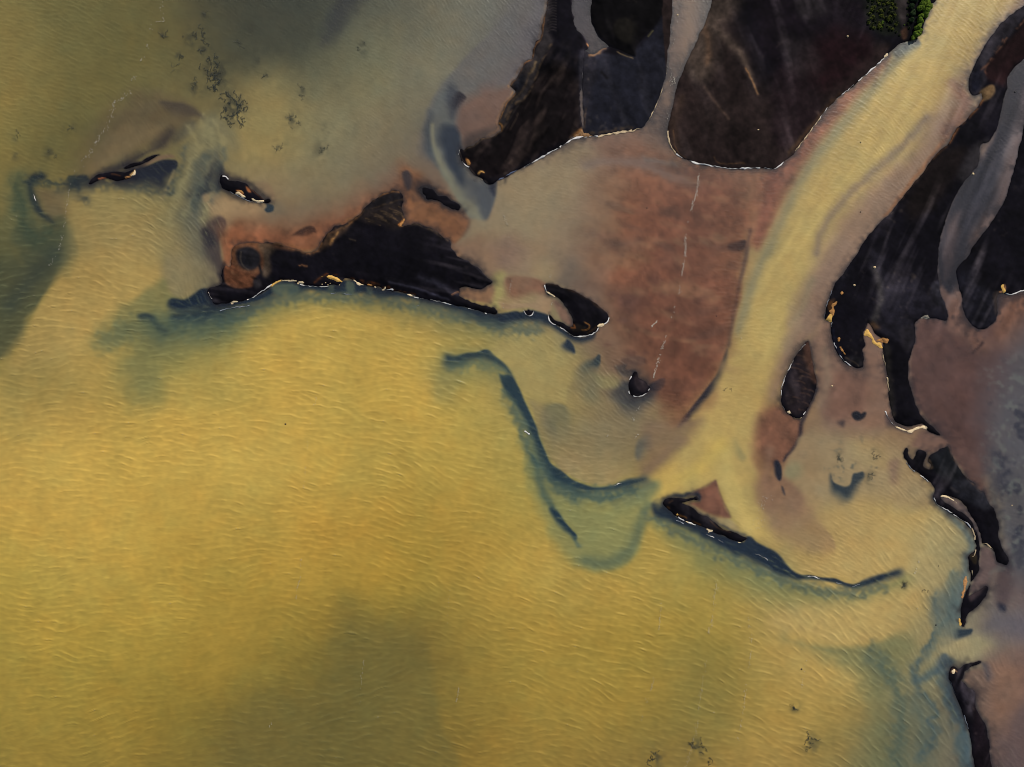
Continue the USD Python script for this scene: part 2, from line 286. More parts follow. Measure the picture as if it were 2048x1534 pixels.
# the two arms of the mouth
lay(W, '1434,958,3 1480,930,20 1508,960,14 1522,1010,14 1540,1070,20 1520,1076,5 1494,1068,4 1468,1034,4 1448,990,4', (170, 147, 88), .7)
lay(W, '1330,992,8 1390,955,15 1434,925,20 1438,955,8 1400,970,8 1350,988,6', (176, 150, 84), .6)
lay(W, '1262,985,20 1330,905,20 1352,915,15 1345,960,15 1320,1000,8 1300,1040,15 1280,1020,20', (180, 152, 78), .6)
lay(W, '1431,962,1.5 1438,984,3 1449,1013,3 1460,1035,2.5 1440,1036,6 1414,1030,8 1389,1014,6 1376,1007,4 1398,1003,4 1399,994,4 1391,985,4 1414,973,2.5', (112, 74, 62), .95)
lay(W, '1376,1008,4 1390,1014,4 1415,1030,5 1440,1037,5 1462,1040,4 1478,1060,6 1462,1060,3 1430,1045,2 1402,1030,3 1382,1014,3', (146, 128, 90), .7)
# --- sea side: dark trench along the central bar
halo = (98, 104, 72)
lay(W, '190,668,25 230,622,16 272,598,8 308,570,8 330,560,6 345,592,5 420,610,15 520,612,18 600,590,15 700,592,12 800,600,15 900,622,16 1000,655,22 1060,690,30 960,680,30 880,660,25 800,632,20 700,618,18 600,618,20 520,650,24 450,700,30 400,725,30 340,742,25 325,800,30 260,800,30 235,745,25 245,700,25 205,685,18', (104, 106, 70), .6)
lay(W, '300,640,20 360,630,20 430,625,20 480,632,20 420,680,25 350,690,25 310,690,20', (72, 82, 66), .7)
lay(W, '336,602,5 344,597,3 356,598,3 372,598,3 388,589,3 403,578,2 420,581,2 440,604,2 484,600,2 527,584,2 560,563,2 596,564,2 650,570,2 700,560,2 760,576,2 837,592,2 905,607,2 964,622,2 1000,627,2 1030,622,2 1042,624,2 1060,619,2 1078,623,2 1097,630,2 1104,642,2 1118,654,2 1140,668,2 1160,674,3 1178,672,2 1190,668,3 1180,682,6 1150,684,6 1120,666,6 1095,652,8 1050,642,7 1000,652,12 950,640,12 900,618,9 850,604,7 800,596,6 750,590,6 700,586,5 640,584,5 600,582,6 560,588,10 530,606,16 480,616,22 430,622,26 380,630,26 350,630,18 335,615,8', (31, 42, 55))
stroke(W, '352,636,8 395,632,12 450,622,10', (32, 44, 56), .8, 10)
lay(W, '277,632,5 288,626,3 302,628,4 312,637,6 300,643,8 286,640,8', (40, 52, 58), .9)
stroke(W, '304,640,5 315,650,6 330,662,8', (42, 54, 60), .7, 6)
for q in ('545,572,3 565,566,3 590,568,3 598,578,4 585,592,5 560,592,5 545,584,4', '664,562,2 676,564,2 668,574,2 664,586,3 655,580,2', '694,561,2 708,566,2 710,580,3 700,590,4 692,576,3', '734,570,2 744,572,2 744,588,3 736,588,3'):
    lay(W, q, (84, 92, 74), .8)
# blue-green hooks off the mouth
lay(W, '870,720,25 900,702,15 960,695,12 1000,720,6 1020,760,15 990,775,25 940,750,25 900,790,30 870,770,30', (124, 120, 76), .8)
lay(W, '890,709,7 909,712,4 932,706,2.5 952,705,2 968,699,1.5 979,701,1.5 990,712,1.5 1009,726,2 1022,742,4 1028,760,6 1008,742,8 988,728,8 962,719,10 932,725,12 906,733,14 889,729,12', (40, 56, 64), .92)
lay(W, '1050,900,14 1062,890,12 1080,925,14 1100,965,18 1150,1000,25 1220,1000,25 1290,975,20 1310,965,14 1316,990,12 1300,1015,10 1290,1042,8 1286,1072,7 1275,1102,6 1250,1130,6 1212,1142,6 1180,1140,7 1140,1122,12 1112,1082,15 1095,1050,14 1066,1000,14', (126, 126, 80), .85)
stroke(W, '1170,1122,12 1215,1126,13 1255,1104,13 1276,1065,12 1288,1030,10 1300,1008,8', (88, 98, 74), .75, 13)
lay(W, '1010,760,10 1030,775,4 1052,810,4 1075,855,4 1096,915,6 1130,958,8 1180,986,10 1240,982,10 1310,965,10 1308,985,14 1240,1005,15 1170,1005,15 1110,985,15 1078,930,12 1050,870,12 1024,810,12', (86, 98, 78), .75)
lay(W, '998,748,3 1006,750,2 1022,752,2 1037,774,2 1049,803,2 1071,848,1.6 1077,872,1.6 1091,905,1.6 1101,926,1.6 1124,941,1.5 1144,958,1.6 1167,968,2 1191,974,2 1224,971,3 1244,962,3 1270,955,4 1292,950,9 1300,962,12 1276,974,10 1237,979,8 1197,985,8 1164,986,9 1124,976,10 1097,950,9 1084,922,10 1074,897,8 1060,866,6 1044,830,5 1022,795,5 1005,770,4', (34, 53, 66), .9)
stroke(W, '1068,915,8 1075,955,9 1088,989,9 1106,1015,7 1122,1038,5', (62, 80, 74), .8, 8)
lay(W, '1100,1018,5 1112,1022,3 1126,1040,2 1142,1058,1.5 1153,1070,2 1150,1078,4 1136,1066,6 1118,1046,6', (30, 50, 66), .92)
stroke(W, '1150,1078,4 1158,1092,5', (60, 80, 80), .6, 5)
# lagoon
lay(W, '1030,660,20 1090,662,12 1130,690,20 1160,720,20 1135,775,4 1132,808,2.5 1115,813,3 1092,800,10 1056,790,8 1040,772,3 1024,745,4 1005,722,5 985,700,10 1000,680,20', (152, 136, 84), .8)
lay(W, '1090,812,6 1132,811,3 1140,850,20 1115,885,20 1085,855,8', (100, 99, 76), .8)
lay(W, '1060,800,8 1090,815,10 1130,850,25 1200,830,30 1260,830,25 1280,870,25 1260,930,25 1180,940,25 1130,945,6 1104,924,4 1080,872,3 1068,838,4', (118, 106, 80), .55)
lay(W, '1120,900,20 1180,905,25 1250,935,20 1230,965,6 1190,970,3 1145,955,3 1115,932,4', (150, 127, 86), .7)
lay(W, '1134,679,1.5 1141,683,1.5 1149,695,1.5 1150,707,2 1141,705,5 1127,700,8 1121,691,8 1130,684,4', (34, 46, 60), .95)
lay(W, '1199,708,1.5 1200,728,1.5 1190,738,10 1172,732,14 1187,719,4', (46, 58, 64), .9)
lay(W, '1231,735,4 1242,730,3 1254,729,1.5 1251,739,2 1271,742,2 1264,752,3 1249,752,5', (72, 66, 61), .9)
lay(W, '1248,716,5 1275,712,3 1291,716,3 1288,727,4 1262,730,5 1245,726,5', (86, 66, 58), .7)
lay(W, '1222,780,15 1255,762,5 1262,790,3 1280,794,2 1300,786,5 1310,785,8 1292,812,15 1260,822,20 1235,805,15', (60, 62, 64), .85)
lay(W, '1299,772,2 1314,762,2 1328,756,1.5 1329,766,2 1321,778,2 1304,780,2', (36, 42, 54), .95)
lay(W, '1190,750,10 1230,755,10 1236,770,6 1220,778,8 1196,772,5', (142, 130, 84), .7)
lay(W, '1160,740,12 1190,735,12 1200,775,12 1190,800,16 1165,790,14', (98, 98, 78), .6)
lay(W, '1281,879,6 1298,872,8 1290,905,10 1277,920,6 1271,909,4 1275,888,4', (78, 83, 76), .85)
stroke(W, '1300,940 1340,900 1370,880', (118, 98, 76), .6, 10)
stroke(W, '1320,905 1352,880 1385,850', (150, 130, 86), .5, 7)
# --- trench east of the mouth
lay(W, '1286,1040,10 1300,1030,4 1345,1045,8 1400,1066,9 1460,1100,9 1530,1135,9 1575,1158,9 1640,1175,9 1710,1185,9 1770,1168,9 1815,1150,8 1825,1165,14 1760,1195,18 1690,1215,18 1600,1205,20 1540,1195,22 1450,1160,30 1380,1110,20 1320,1065,14', (120, 120, 76), .75)
lay(W, '1302,1014,5 1306,1003,3 1316,997,3 1332,1000,1.5 1346,1026,1.5 1372,1041,1.5 1400,1051,1.5 1440,1068,1.5 1484,1084,1.5 1492,1074,1.5 1502,1073,2 1512,1083,2 1530,1093,2.5 1545,1101,3 1560,1112,3 1574,1131,2.5 1596,1148,2 1623,1150,1.5 1643,1155,1.5 1670,1157,1.5 1693,1166,1.5 1710,1168,2 1736,1156,3 1770,1147,4 1792,1141,8 1800,1143,10 1794,1151,10 1770,1159,6 1730,1172,4 1702,1176,4 1670,1166,3 1636,1160,3 1596,1158,4 1569,1153,6 1540,1140,8 1505,1122,9 1462,1104,8 1420,1080,7 1380,1060,6 1340,1043,6 1310,1033,6', (30, 42, 57), .97)
stroke(W, '1328,998,5 1345,991,5 1362,991,4 1385,987,5 1399,991,4 1398,1000,3', (36, 42, 54), .9, 5)
stroke(W, '1400,1027,3 1430,1042,3 1462,1060,3 1490,1070,4', (56, 58, 62), .7, 4)
# --- eastern lagoon
lay(W, '1536,1030,15 1570,1010,15 1612,1015,12 1646,1052,5 1666,1075,3 1670,1098,5 1646,1108,12 1600,1095,15 1560,1062,18', (134, 110, 82), .6)
lay(W, '1690,1000,20 1712,1030,8 1718,1045,8 1700,1045,10 1684,1020,12', (126, 110, 80), .6)
lay(W, '1640,1010,20 1720,1000,20 1790,1020,20 1840,1060,20 1850,1120,20 1820,1128,8 1770,1142,5 1715,1162,5 1680,1150,5 1630,1146,5 1600,1140,8 1650,1110,12 1675,1090,6', (174, 148, 92), .6)
lay(W, '1830,1060,14 1880,1030,14 1930,1050,14 1942,1090,10 1930,1130,10 1870,1170,20 1830,1180,20 1820,1120,14', (158, 144, 100), .6)
lay(W, '1600,1215,20 1720,1195,20 1830,1180,20 1860,1200,20 1830,1250,14 1770,1275,8 1690,1290,6 1600,1270,14 1540,1240,20', (176, 150, 92), .6)
lay(W, '1570,1280,20 1630,1290,10 1700,1294,7 1760,1281,8 1805,1266,14 1835,1300,20 1790,1360,30 1780,1480,30 1790,1560,30 1720,1560,30 1740,1440,30 1700,1340,20', (108, 110, 76), .7)
stroke(W, '1745,1310,20 1785,1370,20 1800,1430,18 1795,1500,22 1790,1560,24', (76, 88, 76), .75, 20, 2.0, .3)
stroke(W, '1870,1195,8 1874,1215,9 1872,1265,6 1850,1305,9 1832,1332,10 1834,1368,11 1850,1394,9 1864,1416,6 1870,1455,10 1873,1476,9 1852,1506,14', (66, 82, 84), .8, 8, 1.6, .25)
stroke(W, '1905,1322,8 1872,1342,9 1840,1360,9', (70, 86, 88), .75, 9)
lay(W, '1884,1308,3 1896,1308,3 1904,1322,4 1900,1336,4 1886,1335,10 1874,1345,10 1872,1325,10', (66, 78, 84), .85)
stroke(W, '1870,990,8 1900,1030,8 1930,1058,8 1944,1090,8 1932,1120,9 1932,1140,9 1920,1190,12 1908,1235,14', (88, 100, 98), .8, 9)
stroke(W, '1892,1345,8 1904,1395,8 1924,1445,8 1936,1500,8 1944,1560,8', (84, 96, 100), .8, 9)
lay(W, '1870,1190,15 1905,1180,12 1922,1240,6 1915,1275,8 1890,1270,15 1870,1235,15', (92, 100, 92), .7)
lay(W, '1931,1257,2 1945,1258,1.5 1941,1269,2 1921,1277,5 1910,1272,10 1914,1258,5', (40, 52, 62), .92)
lay(W, '1884,1297,8 1918,1280,5 1942,1272,6 1965,1262,16 1985,1285,18 1968,1312,14 1936,1324,6 1908,1318,6 1892,1306,4', (150, 139, 102), .85)
lay(W, '1965,1330,14 1980,1315,20 2060,1310,20 2090,1450,20 2060,1560,20 1990,1560,10 1978,1450,3 1962,1430,3 1945,1380,3 1928,1362,3 1932,1345,3 1955,1335,4', (116, 88, 76), .6)
lay(W, '1990,1340,20 2030,1330,20 2048,1400,20 2020,1450,25 1985,1430,20', (130, 98, 78), .6)
lay(W, '1962,1325,4 1974,1328,5 1982,1350,8 1976,1362,6 1968,1345,5', (64, 62, 68), .7)
lay(W, '2020,1440,20 2060,1420,20 2080,1580,20 2000,1580,20', (84, 73, 74), .6)
lay(W, '1985,1215,20 2030,1225,20 2090,1240,20 2090,1290,20 2000,1275,20 1960,1262,14', (86, 84, 92), .6)
lay(W, '1962,1095,4 1982,1100,4 2000,1130,8 1990,1150,15 1965,1190,10 1975,1172,4 1950,1185,3 1940,1178,3 1955,1140,3 1960,1112,3', (92, 72, 70), .8)
lay(W, '1998,1140,10 2025,1135,12 2020,1180,12 2005,1215,10 1990,1200,10', (78, 62, 62), .7)
lay(W, '1996,1206,6 2010,1212,4 2010,1222,4 1998,1220,6', (38, 40, 54), .85)
lay(W, '1888,992,3 1905,996,2 1925,1006,2 1942,1029,2 1955,1052,2 1963,1075,2 1960,1090,2 1948,1058,2 1928,1030,2 1905,1014,2 1885,1000,2', (104, 88, 82), .95)
# eastern flats
lay(W, '1844,640,4 1880,640,6 1900,660,8 1960,690,20 2000,740,20 1980,860,15 1970,960,10 1985,1010,8 1960,985,4 1925,940,3 1904,905,3 1890,885,10 1870,855,3 1832,800,3 1822,730,3 1830,680,3', (90, 65, 60), .85)
lay(W, '1990,640,8 2003,600,4 2048,585,3 2090,580,6 2090,690,20 2030,700,25 1985,690,20', (116, 82, 66), .7)
lay(W, '1900,600,3 1920,600,3 1935,645,5 1965,670,8 2000,690,20 1965,710,12 1925,680,10 1895,650,8', (112, 82, 70), .8)
stroke(W, '1966,686 1955,698 1945,706', (66, 48, 46), .8, 3)
lay(W, '1995,740,45 2030,690,40 2090,690,30 2090,1090,30 2040,1150,25 2010,1060,10 1998,1000,24 1984,920,34 1974,840,40 1980,780,45', (82, 80, 82), .85)
blot = np.clip((tex(34, 31) * .6 + tex(13, 32) * .5 + .45 * tex(5, 33) - 0.2) * .9, 0, 1) * np.clip((MX - 1955) / 60, 0, 1) * np.clip((MY - 700) / 80, 0, 1) * np.clip((1180 - MY) / 120, 0, 1)
W += (np.array((50, 50, 60)) - W) * (blot * .7)[..., None]
lay(W, '1960,480,20 1990,500,8 1930,560,8 1924,600,4 1905,600,4 1888,640,5 1898,610,4 1886,575,4 1878,520,3 1882,470,3 1910,400,5', (108, 84, 74), .75)
# lavender stream between the two black belts
lay(W, '2090,60,6 2048,118,3 2024,140,3 2015,160,2.5 2010,190,2.5 2001,225,2.5 1992,262,3 1975,300,8 1955,325,4 1930,360,3 1907,398,3 1890,444,3 1880,484,3 1876,512,3 1880,560,4 1900,590,6 1918,560,6 1932,512,10 1950,467,12 1983,420,12 2003,367,12 2020,300,12 2036,234,12 2046,180,10 2090,140,10', (44, 43, 50), .95)
stroke(W, '2016,165 2010,200 1998,245 1976,300 1950,330 1924,366 1902,405 1888,450 1880,500', (76, 66, 68), .6, 5, 1.5, .3)
lay(W, '1900,440,8 1925,420,10 1915,480,10 1902,540,8 1888,560,5 1886,500,5', (96, 78, 74), .6)
stroke(W, '2030,170 2012,250 1992,320 1962,390 1935,450', (60, 56, 63), .6, 9, 1.5, .4)
stroke(W, '2000,260 1970,330 1948,390', (38, 38, 48), .6, 6, 1.5, .3)
# west of it
lay(W, '1620,690,8 1645,650,5 1662,645,2 1667,690,2 1690,724,2 1725,738,3 1730,700,2 1735,672,2 1745,675,2 1762,698,2 1768,740,2 1774,790,3 1784,840,4 1760,860,15 1700,870,20 1650,860,15 1640,800,8 1632,770,4 1634,740,4 1622,700,4', (124, 97, 82), .75)
lay(W, '1660,760,10 1690,740,10 1730,760,10 1728,820,12 1690,840,15 1655,830,15 1650,790,12', (106, 76, 66), .55)
stroke(W, '1650,700,8 1655,760,9 1640,810,12', (138, 116, 92), .5, 10)
lay(W, '1520,830,12 1562,815,6 1600,840,2.5 1602,868,2.5 1575,912,3.5 1545,935,6 1518,900,12 1512,860,12', (119, 80, 64), .85)
stroke(W, '1632,780,5 1617,815,5 1604,845,4 1600,872,4 1588,895,4 1568,922,3', (44, 37, 44), .8, 4)
lay(W, '1600,872,4 1640,860,20 1720,870,20 1800,880,20 1830,940,12 1860,980,8 1840,1010,20 1720,990,20 1630,1010,20 1575,980,10 1566,940,6 1590,895,4', (146, 126, 92), .7)
lay(W, '1572,930,6 1600,925,8 1605,950,10 1585,960,8 1570,950,5', (122, 124, 94), .6)
lay(W, '1520,960,12 1566,955,6 1600,980,6 1612,1000,8 1600,1020,10 1540,1020,15 1518,1000,12', (118, 90, 74), .7)
lay(W, '1700,885,10 1760,890,10 1770,930,12 1720,935,12', (154, 136, 92), .4)
wd = np.clip((tex(9, 41) + .5 * tex(4, 42) - 1.0) * 1.5, 0, 1) * np.exp(-((MX - 1715) / 62) ** 2 - ((MY - 925) / 40) ** 2)
W += (np.array((74, 78, 70)) - W) * (wd * .8)[..., None]
lay(W, '1661,949,4 1666,963,1.8 1679,971,1.8 1691,974,1.8 1701,968,1.8 1706,949,1.8 1715,946,1.8 1726,943,1.8 1729,953,2.5 1720,964,6 1706,984,10 1693,997,12 1676,990,12 1664,979,9', (46, 56, 62), .92)
lay(W, '1548,924,3 1556,921,2 1563,935,1.5 1563,955,1.5 1558,961,2 1550,945,4', (30, 34, 46), .95)
lay(W, '1563,972,1.5 1568,978,1.5 1571,990,1.5 1566,988,2', (38, 40, 50), .9)
lay(W, '1704,828,2 1710,823,1.5 1718,824,1.5 1722,828,1.5 1728,824,1.5 1733,826,1.5 1728,836,2 1716,841,2 1707,837,2', (26, 28, 36), .95)
lay(W, '1676,846,6 1688,842,4 1686,852,5', (56, 48, 50), .8)
lay(W, '1770,830,4 1784,836,2 1800,850,2 1826,868,2 1800,862,4 1776,850,5', (66, 58, 60), .7)
lay(W, '1844,876,3 1852,871,2 1848,878,3', (50, 44, 50), .7)
lay(W, '1780,925,6 1800,920,6 1795,955,8 1782,962,8', (112, 88, 76), .6)
lay(W, '1845,860,5 1890,880,5 1895,892,3 1875,900,3 1855,905,3 1835,896,3 1822,890,6', (110, 84, 74), .8)
# the deeper olive patches of the bay
lay(W, '690,1190,40 740,1240,30 790,1255,25 850,1280,20 866,1370,10 880,1440,8 890,1560,14 480,1560,40 490,1420,30 560,1390,25 640,1370,20 665,1290,20', (106, 96, 50), .62)
lay(W, '330,700,40 420,680,40 480,760,50 420,800,50 330,780,40', (150, 138, 74), .4)
lay(W, '700,880,50 780,870,50 760,960,50 680,1000,50', (156, 140, 68), .4)
lay(W, '1330,1330,40 1420,1300,40 1470,1400,40 1440,1480,40 1360,1420,40', (128, 116, 60), .5)
lay(W, '1000,830,30 1060,930,40 1060,1060,40 1010,1000,40 980,900,40', (150, 140, 74), .4)

lay(W, '532,407,2 540,408,2 547,411,1.5 548,418,1.5 545,423,1.5 535,425,1.5 529,420,1.5 533,413,2', (42, 54, 62), .92)
stroke(W, '446,350 470,358 498,366 520,386 532,400', (58, 52, 48), .65, 6)
stroke(W, '440,366 462,390 490,402', (66, 58, 50), .6, 5)
stroke(W, '185,352 215,338 250,330', (60, 54, 50), .5, 5)
lay(W, '1430,-40,20 1425,0,20 1400,60,18 1375,130,15 1358,180,12 1345,230,8 1360,230,20 1400,140,30 1440,60,30 1450,-40,30', (84, 71, 64), .7)
for q in ('464,505 468,492 476,486 506,482 534,483 560,486 584,493 606,502', '606,502 626,503 636,499 644,483 660,458 684,447', '684,447 705,436 725,419 740,404 757,390 774,382 797,382 806,392'):
    stroke(W, q, (128, 90, 56), .55, 2.2, 1.8, .7)
stroke(W, '448,580 443,560 445,540 450,526', (40, 30, 30), .7, 4, 1.2)
stroke(W, '1095,-20 1086,36 1078,78 1064,116 1046,128 1038,142 1020,166', (140, 106, 78), .75, 2.2, 1.4, .4)
stroke(W, '1018,172 1026,184 1014,202 1002,222 995,247 998,256', (160, 116, 76), .8, 2.6, 1.6, .4)
stroke(W, '998,258 980,272 955,282 935,296', (112, 82, 60), .7, 4, 1.4, .5)
lay(W, '1290,850,15 1340,840,12 1385,838,10 1400,845,15 1360,895,16 1310,945,14 1270,950,20 1285,900,20', (114, 92, 73), .7)
lay(W, '1400,560,10 1480,560,6 1462,660,5 1450,705,5 1425,750,5 1380,830,8 1345,845,15 1325,790,20 1350,700,25', (108, 70, 55), .55)
lay(W, '455,470,12 470,448,16 520,452,20 575,455,16 640,450,14 660,455,8 640,482,5 606,502,5 560,488,6 506,484,5 470,500,6', (130, 80, 54), .6)
stroke(W, '1452,900,14 1462,950,12 1480,1000,10 1505,1050,10', (186, 164, 96), .6, 12)
stroke(W, '1440,890,18 1400,935,16 1350,965,14 1315,1000,12', (190, 162, 82), .6, 14)
stroke(W, '1540,900,10 1532,960,10 1545,1010,12', (128, 100, 80), .6, 10, 1)
flow = tex(80, 45, 8, 112) + .6 * tex(36, 46, 4, 115)
W += (np.clip((MX - 1840) / 60, 0, 1) * np.clip((700 - MY) / 100, 0, 1) * flow * 5)[..., None]
flow = tex(70, 47, 9, 122) + .6 * tex(30, 48, 4, 124)
W *= (1 + .022 * flow * np.clip((MX - 1480) / 80, 0, 1) * np.clip((1900 - MX) / 80, 0, 1) * np.clip((760 - MY) / 120, 0, 1))[..., None]
lay(W, '1378,1016,5 1400,1022,5 1436,1036,4 1462,1040,4 1482,1062,5 1468,1058,4 1436,1046,4 1404,1030,4', (150, 130, 92), .6)
stroke(W, '1446,950 1458,985 1474,1020 1494,1050 1512,1066', (190, 166, 98), .55, 11)
stroke(W, '1431,962 1440,988 1452,1015 1461,1034', (88, 62, 56), .5, 2.5)
stroke(W, '1376,992 1404,976 1431,963', (92, 70, 60), .5, 3)
lay(W, '1520,1000,14 1545,985,12 1585,985,14 1600,1010,12 1620,1020,14 1570,1060,20 1545,1060,16 1528,1030,12', (134, 106, 82), .6)
lay(W, '1290,420,40 1380,360,25 1480,380,20 1490,480,12 1470,600,10 1445,700,10 1400,770,12 1340,800,15 1300,700,30 1270,560,40', (106, 67, 52), .5)
stroke(W, '352,646 430,638 500,622 560,598 640,590 740,597 840,611 930,632 1000,652 1075,660', (56, 72, 72), .6, 13, 2)
stroke(W, '205,690 260,660 320,650 400,660 460,640', (80, 92, 72), .5, 22, 2)
stroke(W, '290,700 300,740 285,790', (110, 112, 72), .3, 22, 2)
stroke(W, '1306,1040 1380,1074 1460,1114 1540,1150 1600,1172 1700,1186 1770,1170', (66, 80, 76), .6, 11, 2)
stroke(W, '1010,785,8 1038,850,10 1062,905,12 1092,950,13 1140,984,12 1200,992,10 1270,980,9', (56, 76, 76), .6, 11, 2)
stroke(W, '905,730 940,728 975,728 1005,745', (70, 88, 78), .5, 10, 2)
stroke(W, '1890,1350,10 1902,1400,12 1918,1450,14 1930,1510,14 1936,1570,14', (64, 84, 90), .7, 11, 2)
stroke(W, '1915,1150,12 1905,1200,14 1895,1240,12 1870,1290,12', (76, 92, 90), .55, 13, 2)
stroke(W, '1830,1400 1850,1450 1845,1520', (74, 88, 82), .5, 16, 2)
stroke(W, '1040,560 1105,490 1180,445 1225,370', (138, 118, 92), .4, 34, 1.5)
stroke(W, '1170,640 1200,560 1215,480', (122, 96, 78), .4, 22, 1.5)
for q in ('432,245 446,290 440,340 420,390 405,440', '405,240 420,280 415,330 392,380 375,430', '380,255 392,300 380,350 352,400 340,450'):
    stroke(W, q, (146, 136, 94), .45, 7, 1.6, .3)
for q in ('445,300 442,350 425,400', '415,310 398,370 385,420', '368,300 356,350 338,390'):
    stroke(W, q, (56, 66, 66), .5, 8, 1.6, .3)
stroke(W, '60,362 90,366 120,372 150,360', (44, 54, 54), .7, 7, 2, .3)
stroke(W, '30,380 46,440 70,480 100,470', (58, 70, 54), .6, 15, 2, .3)
stroke(W, '190,372 240,372 300,380 340,384', (50, 56, 58), .6, 9, 2, .3)
stroke(W, '150,372 160,392 172,400', (40, 48, 52), .6, 9, 2, .3)
wv1, wv2 = 14 * tex(70, 34), 14 * tex(70, 35)
veil = np.clip(tex(60, 36, 16, 14, MX + wv1, MY + wv2) * .8 + .5 * tex(20, 37, 7, 20, MX + wv2, MY + wv1) - .25, 0, 1.4)
inflat = np.clip((MX - 1130) / 80, 0, 1) * np.clip((1500 - MX) / 50, 0, 1) * np.clip((MY - 280) / 50, 0, 1) * np.clip((820 - MY) / 90, 0, 1)
W += (veil * inflat * .28)[..., None] * (np.array((140, 112, 84)) - W)
dull = np.clip(-tex(44, 38, 14, 10, MX + wv2, MY + wv1) - .5, 0, 1.2) * inflat
W += (dull * .3)[..., None] * (np.array((78, 58, 50)) - W)
spk = np.clip(tex(9, 39) * .7 + tex(4, 40) * .7 - .5, 0, 1) * np.clip((MX - 1940) / 70, 0, 1) * np.clip((MY - 690) / 60, 0, 1) * np.clip((1250 - MY) / 150, 0, 1)
W += (spk * .45)[..., None] * (np.array((104, 108, 98)) - W)
WEED = [(432, 148, 24, .8), (466, 215, 26, .7), (358, 112, 8, .7), (385, 78, 15, .6), (410, 94, 13, .6), (392, 176, 14, .5), (326, 66, 9, .6), (352, 136, 8, .5), (408, 28, 8, .5), (477, 88, 8, .6), (530, 152, 5, .6), (604, 180, 9, .5), (584, 240, 14, .6), (724, 96, 12, .5), (560, 294, 14, .4), (640, 300, 16, .4),
        (140, 258, 12, .4), (100, 308, 12, .5), (30, 273, 10, .4), (30, 311, 10, .4), (1590, 1415, 10, .6), (1622, 1488, 18, .5), (1392, 1496, 18, .6), (1312, 1514, 16, .6), (1809, 1171, 6, .8), (1750, 908, 10, .6), (1680, 915, 12, .5), (1740, 955, 12, .5), (700, 250, 14, .3), (650, 260, 12, .3), (520, 120, 14, .4), (500, 60, 12, .4)]
blotch = np.clip(.55 + .75 * tex(9, 43) + .5 * tex(4.5, 44), 0, 1)
stain = sum(a * np.exp(-(((MX - x) / r) ** 2 + ((MY - y) / (r * 1.15)) ** 2) * 1.1) for x, y, r, a in WEED)
W += (np.array((56, 56, 46)) - W) * (np.clip(stain * blotch, 0, .8))[..., None]

dk = np.clip((85 - W.mean(-1)) / 55, 0, 1)
W *= (1 - .2 * dk)[..., None]
# fine unevenness of the silt and of the bed
f1, f2 = tex(70, 51), tex(17, 52)
W *= (1 + 0.014 * f1 + 0.012 * f2 + 0.016 * tex(5, 53))[..., None]
brown = np.clip((W[..., 0] / W[..., 1] - 1.22) / .2, 0, 1)
W *= 1 + brown[..., None] * np.array((.0, -.01, -.05))
W *= (1 + 1.3 * brown * (.035 * tex(22, 56) + .03 * tex(8, 57) + .035 * np.minimum(tex(13, 58), 0) + .02 * tex(3.5, 59)))[..., None]
gold = np.clip((W[..., 0] - 140) / 30, 0, 1) * np.clip((90 - W[..., 2]) / 15, 0, 1)
W *= 1 + gold[..., None] * np.array((.008, -.004, .02))
warm = 0.007 * tex(60, 54) + 0.007 * tex(14, 55)
W[..., 0] *= 1 + warm; W[..., 2] *= 1 - warm
np.clip(W, 3, 250, out=W)

